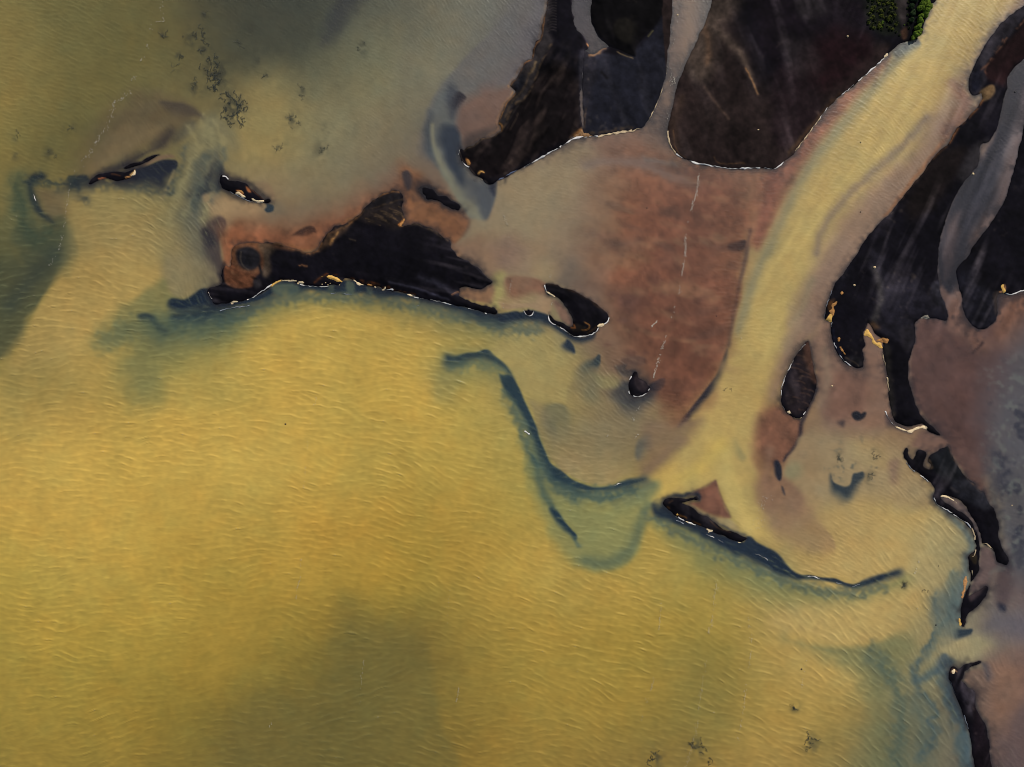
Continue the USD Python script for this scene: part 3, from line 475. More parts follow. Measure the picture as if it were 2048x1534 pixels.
# ---------------------------------------------------------------- the black sand bars: outlines and colours
BARS = {
 'A': ('178,367 182,361 187,356 196,350 208,347 222,345 238,344 249,346 257,343 263,340 271,338 271,343 268,349 262,354 259,356 253,358 247,359 238,361 230,361 220,358 212,357 202,358 196,360 189,364 183,368', .12,
   'thin ragged black islet with orange flecks at the western edge of the dark deep flap'),
 'A2': ('247,337 255,331 263,327 273,325 284,323 290,318 296,315 303,312 310,310 320,309 314,312 308,316 300,321 292,325 282,329 273,332 265,335 257,337', .07,
   'narrow sliver of black sand just north of the thin ragged western islet'),
 'B': ('443,352 448,353 456,362 468,364 478,364 487,365 497,372 507,382 515,388 522,393 528,398 538,398 542,402 538,406 530,407 520,405 509,402 498,399 489,396 480,392 472,388 463,384 456,380 446,376 442,368 441,360', .2,
   'small leaf-shaped black islet with a white foam lip and a teal tail'),
 'C': ('417,581 425,576 436,573 443,568 445,556 442,548 446,536 452,529 458,532 462,520 464,505 468,494 474,489 488,486 506,484 521,486 534,484 547,485 562,488 576,492 587,496 596,498 606,504 615,506 626,505 635,502 640,494 644,485 652,471 662,459 673,453 684,449 695,444 705,438 716,430 725,422 733,414 740,408 749,400 758,393 766,388 775,385 785,383 793,383 799,386 803,394 803,405 802,418 805,432 806,438 804,453 812,450 821,449 833,449 845,451 856,456 866,461 876,467 884,473 892,478 900,481 902,487 903,494 908,503 915,512 928,519 941,526 950,533 958,541 966,549 974,557 980,561 985,564 981,568 974,570 966,574 958,576 946,574 935,573 925,574 917,576 918,580 919,583 917,588 916,592 924,596 935,600 946,604 958,608 970,611 982,614 988,616 993,620 995,623 994,627 989,629 984,629 975,627 964,624 950,620 935,616 920,613 905,609 890,605 872,600 855,597 837,594 826,590 817,588 805,585 794,582 782,580 769,577 759,575 749,573 737,570 725,568 715,563 706,559 699,557 692,557 687,560 682,564 675,568 668,569 660,571 652,572 643,573 635,572 622,571 611,570 603,566 596,563 586,561 576,560 568,560 560,561 552,564 545,569 536,577 527,584 516,591 506,596 495,599 484,602 474,604 464,605 453,606 443,606 435,605 429,603 425,598 421,592 418,586', .28,
   'great central black sand bar with an orange crust at its western end'),
 'D': ('1096,-40 1094,-10 1093,6 1089,33 1085,56 1081,77 1074,82 1070,90 1066,100 1064,110 1062,117 1055,122 1049,127 1045,136 1041,143 1035,152 1029,160 1021,170 1024,177 1029,182 1029,188 1025,193 1017,201 1011,211 1005,221 1001,234 997,246 1003,252 1001,262 986,273 975,277 964,279 955,285 945,291 936,297 929,303 922,300 919,305 919,312 923,322 931,329 939,336 945,344 951,352 958,355 964,358 971,364 978,368 986,368 994,363 1008,355 1024,345 1044,337 1064,325 1084,314 1104,302 1124,290 1138,278 1151,270 1160,269 1166,262 1165,240 1163,220 1161,200 1162,175 1164,147 1166,125 1168,104 1176,92 1171,80 1164,70 1156,56 1148,43 1145,26 1144,10 1146,-40', .3,
   'long rippled black sand bar with a tan crusted western rim'),
 'E': ('1166,270 1167,240 1164,200 1166,150 1167,118 1168,103 1180,108 1190,109 1204,99 1214,95 1222,88 1240,60 1300,20 1336,-40 1350,-40 1347,-10 1345,10 1341,50 1339,75 1336,100 1334,122 1333,144 1328,166 1321,187 1315,202 1308,217 1300,232 1291,247 1287,253 1281,257 1273,260 1264,262 1244,264 1224,267 1204,270 1184,272 1174,273', .05,
   'flat slate-coloured sand flat between the rippled bar and the brown stream'),
 'E2': ('1184,-40 1184,0 1182,20 1182,40 1187,54 1194,67 1203,79 1214,90 1226,98 1238,103 1254,111 1271,117 1277,108 1277,95 1281,87 1296,72 1308,60 1317,46 1324,33 1333,20 1341,7 1344,-40', .3,
   'rounded jet-black mound rising from the slate flat at the top edge'),
 'F': ('1430,-40 1425,0 1408,50 1385,100 1368,140 1353,180 1345,215 1340,240 1337,255 1336,267 1337,277 1341,290 1347,300 1351,307 1362,314 1374,320 1390,325 1408,329 1425,332 1441,334 1458,337 1475,338 1492,337 1508,336 1522,337 1536,337 1549,337 1558,331 1570,321 1583,310 1597,293 1609,277 1621,260 1633,244 1648,225 1663,207 1690,185 1716,164 1734,148 1750,133 1763,120 1775,108 1788,97 1800,87 1810,84 1820,83 1826,80 1836,79 1836,74 1844,68 1846,52 1850,42 1857,30 1859,15 1859,-40', .22,
   'broad dark brown sand bar under the green plants, west of the yellow channel'),
 'G': ('1090,569 1094,566 1103,568 1115,569 1121,574 1138,579 1158,588 1177,599 1192,608 1200,615 1207,621 1213,625 1217,634 1215,643 1209,648 1203,652 1197,655 1194,661 1186,668 1175,672 1163,673 1148,673 1140,668 1130,661 1119,653 1107,648 1099,642 1097,635 1098,628 1103,631 1107,636 1111,640 1121,643 1127,646 1134,652 1143,654 1148,649 1147,643 1145,637 1142,630 1138,623 1134,615 1128,608 1124,603 1119,598 1111,593 1105,591 1099,589 1092,583 1089,576', .22,
   'curved black islet shaped like an open claw, with two bright sand spots'),
 'G2': ('1049,621 1053,622 1057,618 1060,622 1064,622 1067,621 1066,626 1062,630 1057,631 1053,628', .08,
   'tiny half-moon of black sand at the shore west of the claw-shaped islet'),
 'H': ('1269,744 1274,746 1276,756 1283,760 1291,764 1295,772 1299,774 1298,779 1294,784 1286,789 1278,792 1270,793 1264,791 1260,785 1258,779 1257,770 1259,762 1262,754 1266,748', .12,
   'small round black islet with a grey middle on the brown flat'),
 'I': ('1327,1006 1330,999 1337,996 1345,996 1353,997 1361,996 1371,998 1378,997 1386,996 1393,994 1395,998 1388,998 1379,1001 1369,1004 1362,1006 1371,1009 1380,1013 1386,1018 1391,1022 1402,1031 1410,1033 1418,1036 1428,1045 1440,1054 1450,1060 1463,1062 1475,1067 1483,1072 1490,1075 1493,1078 1487,1083 1481,1085 1471,1082 1457,1077 1442,1069 1427,1063 1409,1055 1393,1048 1371,1041 1355,1032 1344,1026 1334,1016 1329,1011', .24,
   'wedge-shaped black islet splitting the mouth of the yellow channel'),
 'L': ('1616,682 1610,690 1603,699 1595,709 1589,719 1580,734 1573,749 1568,764 1564,779 1563,792 1564,806 1568,815 1573,822 1580,829 1586,834 1594,836 1601,837 1606,834 1609,829 1614,819 1619,809 1626,794 1631,779 1633,766 1631,754 1628,742 1626,730 1623,719 1621,707 1619,695', .15,
   'teardrop-shaped dark islet with a brown streaked top, beside the yellow channel'),
 'M': ('1812,895 1816,897 1817,911 1821,917 1827,919 1832,908 1837,900 1846,900 1852,907 1850,915 1848,921 1846,932 1852,937 1858,940 1861,936 1864,930 1858,924 1860,913 1867,907 1874,903 1882,896 1897,893 1900,907 1907,921 1912,928 1917,934 1923,943 1929,952 1936,959 1942,964 1948,970 1954,977 1960,981 1966,985 1970,993 1974,1001 1981,1009 1987,1016 1990,1024 1992,1032 1997,1048 1997,1060 1997,1071 2001,1091 2009,1106 2014,1114 2016,1123 2013,1129 2003,1126 1994,1121 1991,1110 1985,1097 1976,1089 1965,1086 1964,1078 1962,1071 1959,1061 1956,1052 1950,1040 1942,1028 1934,1016 1925,1005 1916,999 1907,995 1898,992 1889,990 1882,990 1880,994 1884,1000 1895,1008 1905,1015 1917,1023 1929,1031 1940,1042 1950,1060 1954,1070 1958,1083 1960,1095 1958,1114 1958,1138 1955,1145 1950,1150 1943,1166 1939,1179 1937,1192 1944,1189 1950,1186 1960,1179 1970,1172 1976,1175 1972,1186 1967,1196 1957,1208 1947,1219 1939,1227 1933,1236 1932,1248 1931,1258 1927,1256 1923,1256 1921,1248 1920,1239 1921,1224 1923,1209 1928,1196 1933,1182 1939,1166 1943,1149 1940,1139 1938,1129 1937,1122 1938,1115 1943,1109 1950,1102 1952,1094 1951,1085 1950,1076 1947,1065 1940,1054 1933,1045 1925,1039 1917,1034 1898,1023 1878,1010 1872,1004 1868,996 1868,986 1869,977 1864,969 1858,962 1849,955 1839,948 1831,942 1823,936 1816,928 1811,921 1808,912 1807,903 1809,897', .22,
   'long ragged black bar with a narrow pond inside, on the eastern lagoon shore'),
 'O': ('1901,1336 1906,1333 1912,1336 1917,1338 1924,1333 1930,1329 1945,1325 1960,1321 1963,1325 1955,1330 1943,1333 1936,1338 1930,1343 1928,1350 1926,1357 1922,1361 1930,1366 1937,1374 1947,1383 1949,1398 1950,1412 1954,1422 1960,1432 1967,1444 1973,1456 1975,1472 1977,1489 1980,1512 1982,1534 1984,1580 1952,1580 1950,1534 1947,1515 1943,1496 1940,1476 1936,1456 1930,1437 1923,1419 1917,1402 1910,1386 1903,1372 1898,1359 1898,1346', .2,
   'black bar with a bent beak-like head at the bottom right corner'),
 'Q': ('2092,135 2064,182 2058,210 2052,234 2045,268 2036,300 2028,335 2019,367 2011,395 1999,420 1983,444 1966,467 1949,490 1939,512 1920,530 1913,545 1917,570 1923,595 1927,617 1933,635 1941,646 1950,654 1958,658 1966,659 1974,657 1980,652 1988,645 1993,635 1994,612 1993,589 2003,585 2012,588 2020,589 2034,585 2048,580 2092,574', .2,
   'black sand belt along the right edge with a blunt lobe reaching south'),
 'R': ('2092,-40 2060,0 2045,12 2030,24 2014,36 2000,50 1987,66 1975,82 1964,102 1955,120 1944,142 1938,158 1937,170 1938,182 1942,189 1947,192 1957,187 1964,182 1966,190 1966,198 1958,210 1951,220 1942,229 1933,238 1924,247 1914,255 1906,270 1899,284 1890,294 1879,303 1870,313 1860,324 1846,344 1830,364 1813,384 1795,407 1776,431 1763,444 1750,457 1736,474 1723,491 1713,512 1700,530 1686,549 1677,560 1669,572 1660,593 1653,615 1650,626 1650,637 1655,641 1661,642 1662,657 1664,672 1668,688 1673,702 1682,715 1693,726 1703,732 1713,736 1720,735 1726,732 1728,722 1728,712 1726,706 1726,699 1730,694 1731,689 1728,679 1726,669 1731,657 1736,646 1742,652 1745,660 1753,670 1762,678 1766,688 1766,699 1770,720 1773,739 1776,772 1777,792 1780,812 1785,828 1790,842 1796,846 1803,849 1814,852 1826,852 1836,850 1846,849 1851,855 1856,862 1866,867 1878,872 1882,871 1880,868 1870,860 1860,849 1851,841 1843,832 1836,820 1830,806 1824,786 1818,766 1816,748 1816,729 1819,719 1823,709 1827,694 1830,679 1830,662 1830,646 1836,640 1843,636 1857,636 1870,636 1884,640 1894,640 1896,628 1890,608 1884,592 1879,573 1876,555 1876,534 1876,512 1877,497 1880,484 1884,464 1890,444 1898,420 1906,400 1918,379 1930,360 1944,345 1956,332 1960,310 1962,290 1980,282 1988,268 1995,256 1999,235 2003,215 2008,195 2013,178 2014,163 2016,152 2024,140 2035,128 2048,117 2092,82', .24,
   'long black sand belt east of the yellow channel, forked into two southern lobes'),
 'C2': ('845,382 855,377 867,381 878,389 890,395 905,403 918,411 921,416 910,415 895,412 882,407 868,402 855,396', .03,
   'low dark wet sand bank on the orange shallows'),
}
BK = np.zeros((NY, NX, 3)) + np.array((15, 14, 20))
B = BK
# central bar
lay(B, '930,300,8 1000,270,8 1030,215,8 1080,140,8 1150,150,10 1158,262,8 1100,295,6 1000,352,6 950,345,6', (19, 15, 16), .8)
ripple = np.clip((tex(26, 71, 7, -62) + .5 * tex(12, 72, 5, -62)), 0, 2)
BK += (ripple * 13 * np.clip(ndimage.gaussian_filter(((MX > 930) & (MX < 1164) & (MY > 100) & (MY < 360)) * 1.0, 12), 0, 1))[..., None] * np.array((1.0, .84, .74))
lay(B, '450,529,2 466,490,2 506,486,2 524,492,3 530,515,3 528,540,3 512,556,3 508,572,3 498,576,2 478,578,2 462,574,2 452,566,2 448,550,2', (78, 50, 36), .95)
B[...] = B * np.where((MX > 440) & (MX < 560) & (MY > 520) & (MY < 582), 1 + .22 * np.minimum(tex(14, 75, 3, 25) + .3, .5) , 1)[..., None]
lay(B, '463,500,3 470,492,3 500,484,3 560,490,4 590,496,3 586,504,3 560,500,4 530,498,4 520,512,3 525,540,3 510,548,3 480,540,3 462,522,4', (80, 55, 40), .8)
lay(B, '476,500,4 492,494,3 508,498,3 520,508,3 523,522,3 518,534,3 505,541,3 488,538,4 476,525,4 473,512,4', (22, 22, 27))
stroke(B, '484,505 483,520 490,534 500,541', (62, 56, 50), .7, 1.5)
stroke(B, '522,532 526,548 536,556 548,556', (14, 14, 18), 1, 3)
lay(B, '519,490,4 540,488,4 552,500,5 540,515,5 545,540,5 536,555,4 526,550,3 530,520,4', (78, 66, 54), .7)
lay(B, '508,562,3 522,560,3 524,574,3 512,578,3', (40, 38, 42), .8)
for q in ('547,486 576,493 598,500 618,508 636,503', '600,498 620,500 640,490 650,474 664,461', '636,500 650,480 668,464 690,452 712,436'):
    stroke(B, q, (112, 80, 54), .75, 3.5, 1.5, .7)
lay(B, '640,500,4 655,475,4 675,458,4 700,446,4 712,440,4 690,462,6 665,485,6 645,500,5', (84, 64, 48), .7, rough=1)
stroke(B, '662,490 668,478 676,466', (160, 118, 72), .8, 2.5, 1, .6)
stroke(B, '690,458 712,440 726,424 742,408 760,393 780,385 798,386', (136, 96, 60), .75, 2, 1.2, .7)
lay(B, '725,424,3 745,404,4 765,392,4 795,386,3 800,410,3 790,414,5 760,412,5 735,425,5', (33, 31, 35), .8)
for k in range(9):
    xx, yy = 728 + 8 * k, 424 - 2.4 * k
    stroke(B, f'{xx},{yy} {xx+16},{yy-7} {xx+30},{yy-9}', (74, 60, 46), .5, 1.3, 1, .6)
lay(B, '712,436,5 740,420,6 780,412,6 803,420,4 804,448,4 790,456,6 760,448,6 730,446,6', (42, 36, 35), .7, rough=1)
for k in range(12):
    xx, yy = 732 + 6 * k, 438 - 1.5 * k + 8 * math.sin(k * 2.1)
    stroke(B, f'{xx},{yy} {xx+11},{yy+3} {xx+24},{yy+9}', (98, 80, 58), .55, 1.1, 1, .5)
stroke(B, '798,450 803,444 808,436', (190, 120, 58), .9, 1.8, 1)
stroke(B, '800,452 806,451', (200, 140, 80), .8, 1.4, 1)
stroke(B, '806,452 830,449 850,455 872,466 896,482', (70, 58, 48), .7, 2.5, 1, .6)
stroke(B, '900,484 906,496 918,512 938,524 956,538 974,556', (46, 44, 52), .6, 1.8)
stroke(B, '780,565 820,574 850,583 876,592 898,600', (58, 58, 74), .6, 2.5, .5)
stroke(B, '840,556 870,565 895,580 915,588', (48, 48, 62), .6, 6, .5)
stroke(B, '630,566 660,548 690,556 730,563 780,575', (84, 46, 22), .7, 2, 1.2, .7)
stroke(B, '726,566 744,570 760,574 790,580 830,590', (92, 54, 26), .6, 1.6, 1, .8)
stroke(B, '905,590 912,586 918,584', (130, 92, 66), .8, 1.6, 1)
for q in ('608,532 616,533', '600,531 606,530'):
    stroke(B, q, (116, 80, 52), .7, 1.5, 1)
stroke(B, '700,478 712,483', (84, 72, 58), .5, 1.5, 1)
# western islets
stroke(B, '262,350 268,345 271,340', (236, 190, 120), .9, 1.8)
stroke(B, '252,355 260,353', (220, 160, 100), .8, 1.3)
stroke(B, '199,358 206,357 212,357', (200, 120, 78), .8, 1.4)
stroke(B, '225,349 235,350 242,352', (70, 44, 30), .7, 1.5)
lay(B, '474,382,1.2 482,382,1.2 488,389,1.2 480,391,1.2', (150, 92, 52), .9)
lay(B, '492,373,1.5 499,378,1.2 503,385,1.2 496,384,1.5', (130, 80, 48), .9)
stroke(B, '497,374 508,384 518,392 527,399', (84, 56, 40), .6, 1.2)
# rippled bar and its crusted rim
lay(B, '1097,-40,3 1088,40,3 1080,78,3 1060,118,3 1040,142,3 1018,172,3 1024,192,3 1000,228,3 994,250,3 1008,252,3 1016,228,2.5 1030,211,2.5 1048,200,2.5 1062,176,2.5 1075,146,2.5 1087,117,2.5 1102,94,2.5 1106,80,4 1096,60,6 1102,20,10 1106,-40,10', (45, 42, 45), .95)
lay(B, '1030,168,5 1045,150,5 1050,165,5 1042,180,5 1030,180,5', (28, 31, 42), .8)
stroke(B, '1093,-10 1089,34 1082,76 1070,92 1063,118 1048,128 1040,144 1029,161 1021,170', (150, 108, 74), .7, 1.8, 1.2, .4)
stroke(B, '1021,170 1029,182 1027,193 1017,202 1006,221 1001,236 998,247', (176, 128, 82), .8, 2, 1.6, .3)
stroke(B, '998,247 1004,252 1002,260', (172, 122, 70), .8, 2.4, 1)
stroke(B, '1071,122 1068,135 1060,150', (128, 108, 80), .7, 3, 2, .8)
stroke(B, '1103,92 1087,118 1076,145 1064,174 1050,199 1032,211 1018,229 1010,252 1002,264 985,274 964,279', (100, 82, 62), .7, 1.8, 1.6, .5)
stroke(B, '1058,150 1048,180 1034,196 1020,214 1010,236', (92, 76, 58), .6, 2, 2, .7)
stroke(B, '1012,252 1022,234 1034,215 1042,205', (44, 40, 40), .8, 1.5)
stroke(B, '1018,268 1027,250 1036,228', (66, 56, 48), .6, 1.2, 1, .5)
stroke(B, '965,281 945,292 930,302', (72, 62, 52), .7, 2, 1)
lay(B, '1142,276,3 1155,264,3 1162,256,2 1168,244,2 1170,256,2 1178,264,2 1190,268,2 1186,274,2 1160,275,2', (146, 104, 64), .9, rough=1)
lay(B, '932,319,1.5 938,321,1.2 941,328,1.2 936,331,1.2', (158, 104, 58), .9)
stroke(B, '957,348 962,345 968,346', (196, 150, 86), .9, 1.6, 1)
stroke(B, '919,304 923,318 937,334 952,352 964,358 976,367', (80, 70, 66), .8, 1.4, 1, .4)
for k in range(12):
    stroke(B, f'{1096+2*math.sin(k*5)},{4+5.5*k} {1104},{1+5.5*k} {1112},{3+5.5*k}', (60, 55, 56), .6, 1.2)
# slate flat, its crust and the stream west of the mound
lay(B, '1160,108,3 1180,100,3 1240,112,4 1284,90,6 1330,30,5 1350,30,4 1340,110,3 1330,170,3 1300,240,3 1280,264,3 1180,276,3 1166,270,3 1160,200,3', (26, 27, 36), 1)
lay(B, '1160,110,2 1180,106,4 1190,140,10 1180,200,10 1172,260,5 1160,240,2', (40, 38, 44), .6)
lay(B, '1142,-40,2 1148,43,2 1163,68,2 1174,88,2 1186,104,4 1214,96,4 1200,76,3 1187,52,3 1181,40,3 1183,-40,3', (57, 53, 62), .95)
stroke(B, '1176,90 1182,98 1186,104', (176, 124, 78), .8, 2, 1.5)
stroke(B, '1178,112 1194,108 1202,100 1210,98', (128, 96, 66), .7, 2, 1.5)
stroke(B, '1234,104 1250,112 1266,117', (112, 96, 70), .7, 1.3, 1)
stroke(B, '1296,74 1306,62', (88, 84, 54), .7, 1.4, 1)
stroke(B, '1184,268 1220,262 1264,258', (74, 60, 46), .6, 4, 1.5, .6)
stroke(B, '1166,256 1170,235 1175,205', (84, 68, 54), .55, 2.5, 2, .8)
stroke(B, '1204,146 1214,156', (14, 14, 18), .9, 3)
lay(B, '1184,-40,3 1184,40,3 1200,74,3 1238,101,3 1268,112,3 1274,90,3 1322,32,3 1340,-40,3', (12, 11, 13), .95)
lay(B, '1235,50,6 1262,50,6 1262,84,6 1240,80,6', (30, 28, 24), .6, rough=1.5)
# broad brown bar
lay(B, '1330,-40,3 1440,-40,30 1470,60,30 1520,160,40 1600,150,40 1680,110,30 1780,90,5 1700,190,4 1600,300,3 1540,345,2 1440,340,2 1370,325,2 1330,280,2 1336,200,2', (39, 31, 31), .95)
lay(B, '1500,-40,20 1600,-40,20 1720,0,20 1720,90,20 1640,130,20 1560,170,20 1520,100,20', (20, 16, 22), .95)
lay(B, '1610,100,20 1690,60,20 1740,110,15 1660,180,15 1600,170,15', (29, 16, 20), .9)
lay(B, '1540,150,15 1600,140,15 1640,210,12 1580,290,12 1545,270,12', (27, 20, 24), .8)
lay(B, '1560,80,12 1620,90,12 1640,140,12 1590,150,12', (44, 40, 42), .5)
lay(B, '1590,-10,10 1640,-10,10 1650,30,10 1600,40,10', (38, 36, 38), .5)
lay(B, '1425,-40,20 1400,20,20 1380,80,12 1372,130,12 1400,170,12 1425,140,15 1440,60,20 1470,10,20 1470,-40,20', (76, 66, 60), .75)
stroke(B, '1400,20 1414,80 1412,130', (104, 80, 64), .6, 6, .7)
stroke(B, '1418,50,8 1441,72,9 1468,98,9 1488,126,7 1503,160,5 1515,190,2', (84, 72, 66), .85, 8)
stroke(B, '1490,140 1504,165 1514,190', (140, 104, 72), .7, 2, 1)
stroke(B, '1408,176 1428,204 1455,240', (70, 56, 50), .7, 3)
stroke(B, '1360,200 1345,250 1352,290', (56, 44, 38), .6, 10)
for q in ('1345,262 1352,300 1372,316', '1428,316 1440,328 1490,328'):
    stroke(B, q, (92, 68, 48), .6, 1.4, 1.5, .5)
stroke(B, '1580,306 1610,268 1640,232 1680,190', (58, 44, 34), .8, 4, 1)
lay(B, '1728,-40,10 1745,-40,6 1800,-40,4 1800,60,4 1795,70,6 1760,72,5 1735,40,8', (22, 26, 20), .8)
lay(B, '1786,-40,5 1810,-40,2 1810,40,2 1806,58,4 1798,50,4 1790,10,5', (50, 45, 47), .9)
lay(B, '1800,62,3 1812,56,3 1814,76,3 1806,81,2 1800,74,3', (82, 58, 44), .8)
# claw islet, wedge, round islet, teardrop
stroke(B, '1095,569 1118,571 1150,584 1185,603 1212,624', (44, 32, 26), .7, 2.5, 1)
stroke(B, '1113,596 1128,610 1139,626 1146,642', (44, 42, 46), .8, 3)
lay(B, '1142,655,2 1150,648,2 1160,650,2 1172,654,2 1168,662,2 1148,664,2', (38, 33, 30), .8)
stroke(B, '1148,650 1150,656 1142,655', (150, 92, 48), .8, 1.5)
stroke(B, '1163,660 1170,660 1178,656 1178,650 1168,645', (160, 110, 56), .8, 1.3, 1)
stroke(B, '1175,666 1186,660 1192,654', (70, 50, 28), .6, 2, 1)
lay(B, '1275,748,2 1278,758,2 1290,764,2 1294,774,3 1286,784,3 1274,778,3 1268,766,3 1270,752,2', (38, 33, 38), .95)
stroke(B, '1334,1014 1356,1030 1376,1038 1400,1050', (96, 62, 26), .7, 1.8, 1.6, .7)
stroke(B, '1337,1005 1345,1000', (60, 44, 34), .7, 1.5)
stroke(B, '1420,1042 1436,1056 1460,1064', (64, 46, 34), .6, 1.4, 1)
lay(B, '1612,686,4 1621,690,4 1628,742,3 1633,766,3 1620,760,6 1608,730,6 1600,712,6', (76, 54, 46), .8)
lay(B, '1602,700,5 1586,735,5 1570,790,5 1576,820,5 1600,828,4 1622,790,5 1618,750,6 1606,720,5', (33, 28, 32), .9)
for k in range(14):
    x1, y1 = 1598 + 22 * math.sin(k * 1.7) * .5 + k * .6, 712 + 8.4 * k
    stroke(B, f'{x1-8},{y1-2} {x1+4},{y1} {x1+15},{y1+5}', (74, 56, 48), .6, 1.2, 1, .4)
# eastern belts
lay(B, '2092,-40,3 2045,10,3 1995,52,3 1950,130,3 1936,170,3 1946,194,3 1962,180,3 1972,155,4 1967,140,4 1984,113,4 2014,78,4 2060,20,4 2092,-10,4', (42, 40, 48), .95)
lay(B, '1944,150,4 1956,130,5 1962,150,5 1958,175,4 1948,186,3 1940,178,3', (22, 23, 34), .9)
for q in ('2012,80 1992,104 1976,124 1968,142 1970,152', '2004,82 1985,104', '2030,60 2060,25 2092,-8', '1985,120 1965,138 1958,142'):
    stroke(B, q, (140, 96, 74), .7, 1.8, 1.6, .6)
lay(B, '2092,-5,3 2050,40,4 2016,80,4 1985,114,4 1969,142,4 1974,162,5 2008,170,8 2030,130,6 2092,90,5', (29, 18, 20), .95)
lay(B, '1962,182,3 1975,173,2 1984,175,2 1983,188,2 1972,198,3 1960,200,3', (104, 84, 60), .9, rough=1)
stroke(B, '1966,200 1952,220 1934,238 1916,255 1898,286 1880,304 1860,325', (132, 88, 56), .7, 2, 1.5, .5)
stroke(B, '1860,330 1830,366 1800,402', (66, 50, 40), .6, 2, 1.5, .7)
lay(B, '1870,310,10 1930,300,10 1900,370,12 1860,420,12 1820,440,12 1810,400,10', (25, 20, 19), .7)
lay(B, '1955,285,5 1980,280,5 1958,330,5 1930,362,6 1915,350,8 1935,310,8', (44, 42, 46), .8)
lay(B, '1745,500,8 1765,530,12 1780,570,15 1820,560,12 1850,585,8 1880,560,3 1900,640,3 1880,650,3 1830,640,3 1826,690,6 1780,680,6 1762,668,4 1745,655,3 1752,610,4 1752,570,5 1738,530,8', (31, 30, 39), .95)
stroke(B, '1746,540 1756,570 1758,600 1748,640', (58, 56, 58), .75, 7)
lay(B, '1860,570,4 1880,565,3 1892,600,3 1890,620,4 1870,600,5', (44, 44, 54), .7)
stroke(B, '1752,655,6 1745,648,5 1740,652,4', (92, 70, 52), .8, 4)
lay(B, '1796,660,4 1824,650,4 1828,680,4 1816,706,4 1800,690,5', (38, 36, 42), .7)
lay(B, '1764,700,3 1776,690,4 1784,760,5 1788,830,5 1782,830,3 1774,780,3', (44, 42, 40), .7)
lay(B, '1655,612,1.2 1660,600,1.2 1668,598,1.2 1664,610,1.2 1658,625,1.2', (120, 78, 40), .5)
lay(B, '1658,560,3 1690,520,4 1700,540,6 1680,580,6 1662,600,4', (20, 20, 28), .7)
lay(B, '1690,715,4 1715,715,4 1725,728,3 1710,734,2 1695,726,3', (36, 35, 40), .7)
stroke(B, '1690,716 1702,722 1716,732', (84, 72, 60), .6, 1.5, 1.2, .5)
stroke(B, '1666,660 1670,690 1682,714', (22, 24, 38), .8, 3)
lay(B, '1905,560,8 1935,540,12 1965,580,10 1996,600,4 1990,650,3 1955,655,3 1925,630,3', (28, 28, 37), .9)
lay(B, '1985,590,3 2000,584,3 2010,592,3 1998,605,4 1990,630,4', (60, 52, 50), .7)
stroke(B, '2000,584 2008,580 2006,570', (176, 126, 84), .8, 1.6, 1)
# ragged eastern bar
lay(B, '1900,965,4 1910,955,6 1940,962,5 1970,990,4 1985,1010,4 1968,1020,5 1935,1006,6 1908,990,5', (34, 35, 43), .95)
lay(B, '1860,915,3 1885,898,5 1898,895,3 1912,930,4 1925,945,4 1912,960,6 1880,955,8 1866,940,4', (20, 22, 26), .9)
lay(B, '1847,926,1.5 1856,918,1.5 1864,934,1.5 1858,938,1.5 1848,934,1.5', (86, 72, 58), .8, rough=1)
stroke(B, '1897,894 1917,932 1940,962 1962,984', (98, 74, 58), .5, 1.8, 1.5, .6)
stroke(B, '1900,976 1915,985', (70, 66, 70), .6, 3)
lay(B, '1940,1178,4 1962,1168,4 1970,1174,3 1946,1196,3 1938,1200,3', (50, 42, 46), .8)
lay(B, '1941,1112,2 1950,1110,2 1952,1126,2 1944,1126,2', (44, 38, 28), .8, rough=1.5)
# south-eastern bar
lay(B, '1921,1362,3 1932,1368,4 1947,1384,3 1950,1412,3 1945,1440,6 1932,1415,4 1926,1402,3 1932,1408,3 1922,1385,3', (46, 43, 52), .95)
lay(B, '1945,1410,4 1960,1434,4 1976,1490,4 1982,1580,4 1950,1580,4 1945,1500,4', (24, 19, 25), .9)
stroke(B, '1902,1344 1906,1338 1912,1342', (130, 96, 70), .8, 1.6)
sA = tex(90, 64, 9, 112) + .6 * tex(40, 65, 4, 116)          # smears left by falling water, along the flow
sB = tex(80, 66, 11, 78) + .6 * tex(36, 67, 5, 70)
sC = tex(90, 68, 7, 8) + .6 * tex(36, 69, 4, 12)
side = np.clip((MX - 1640) / 60, 0, 1); mid = np.clip((MX - 1130) / 60, 0, 1) * (1 - side)
st = sA * side + sB * mid + sC * (1 - side - mid)
st = st * np.where((MX > 910) & (MX < 1166) & (MY < 372), .15, 1)
B += (np.maximum(st - .1, 0) * 12 * np.clip(.5 + .6 * tex(80, 70), 0, 1.4))[..., None] * np.array((1.0, .94, .98))
B += (np.maximum(tex(5, 73) - 1.2, 0) * 10 * np.clip(tex(50, 74), 0, 1.3))[..., None] * np.array((1.1, .95, .75))
B *= (1 + 0.10 * tex(30, 61) + 0.09 * tex(8, 62) + 0.06 * tex(3.2, 63))[..., None]
B *= np.array((.98, .95, .90))
np.clip(B, 4, 250, out=B)

GAIN = 1.0  # how bright a surface of albedo 1 stands in the picture
def albedo(srgb, k=1.0):
    return np.clip(lin(srgb) * k / GAIN, 0.0015, 0.9)

def sample(F, px, py, order=1):
    c = [(np.asarray(py, float) - Y0) / ST, (np.asarray(px, float) - X0) / ST]
    if F.ndim == 2:
        return ndimage.map_coordinates(F, c, order=order, mode='nearest')
    return np.stack([ndimage.map_coordinates(F[..., k], c, order=order, mode='nearest') for k in range(F.shape[2])], -1)

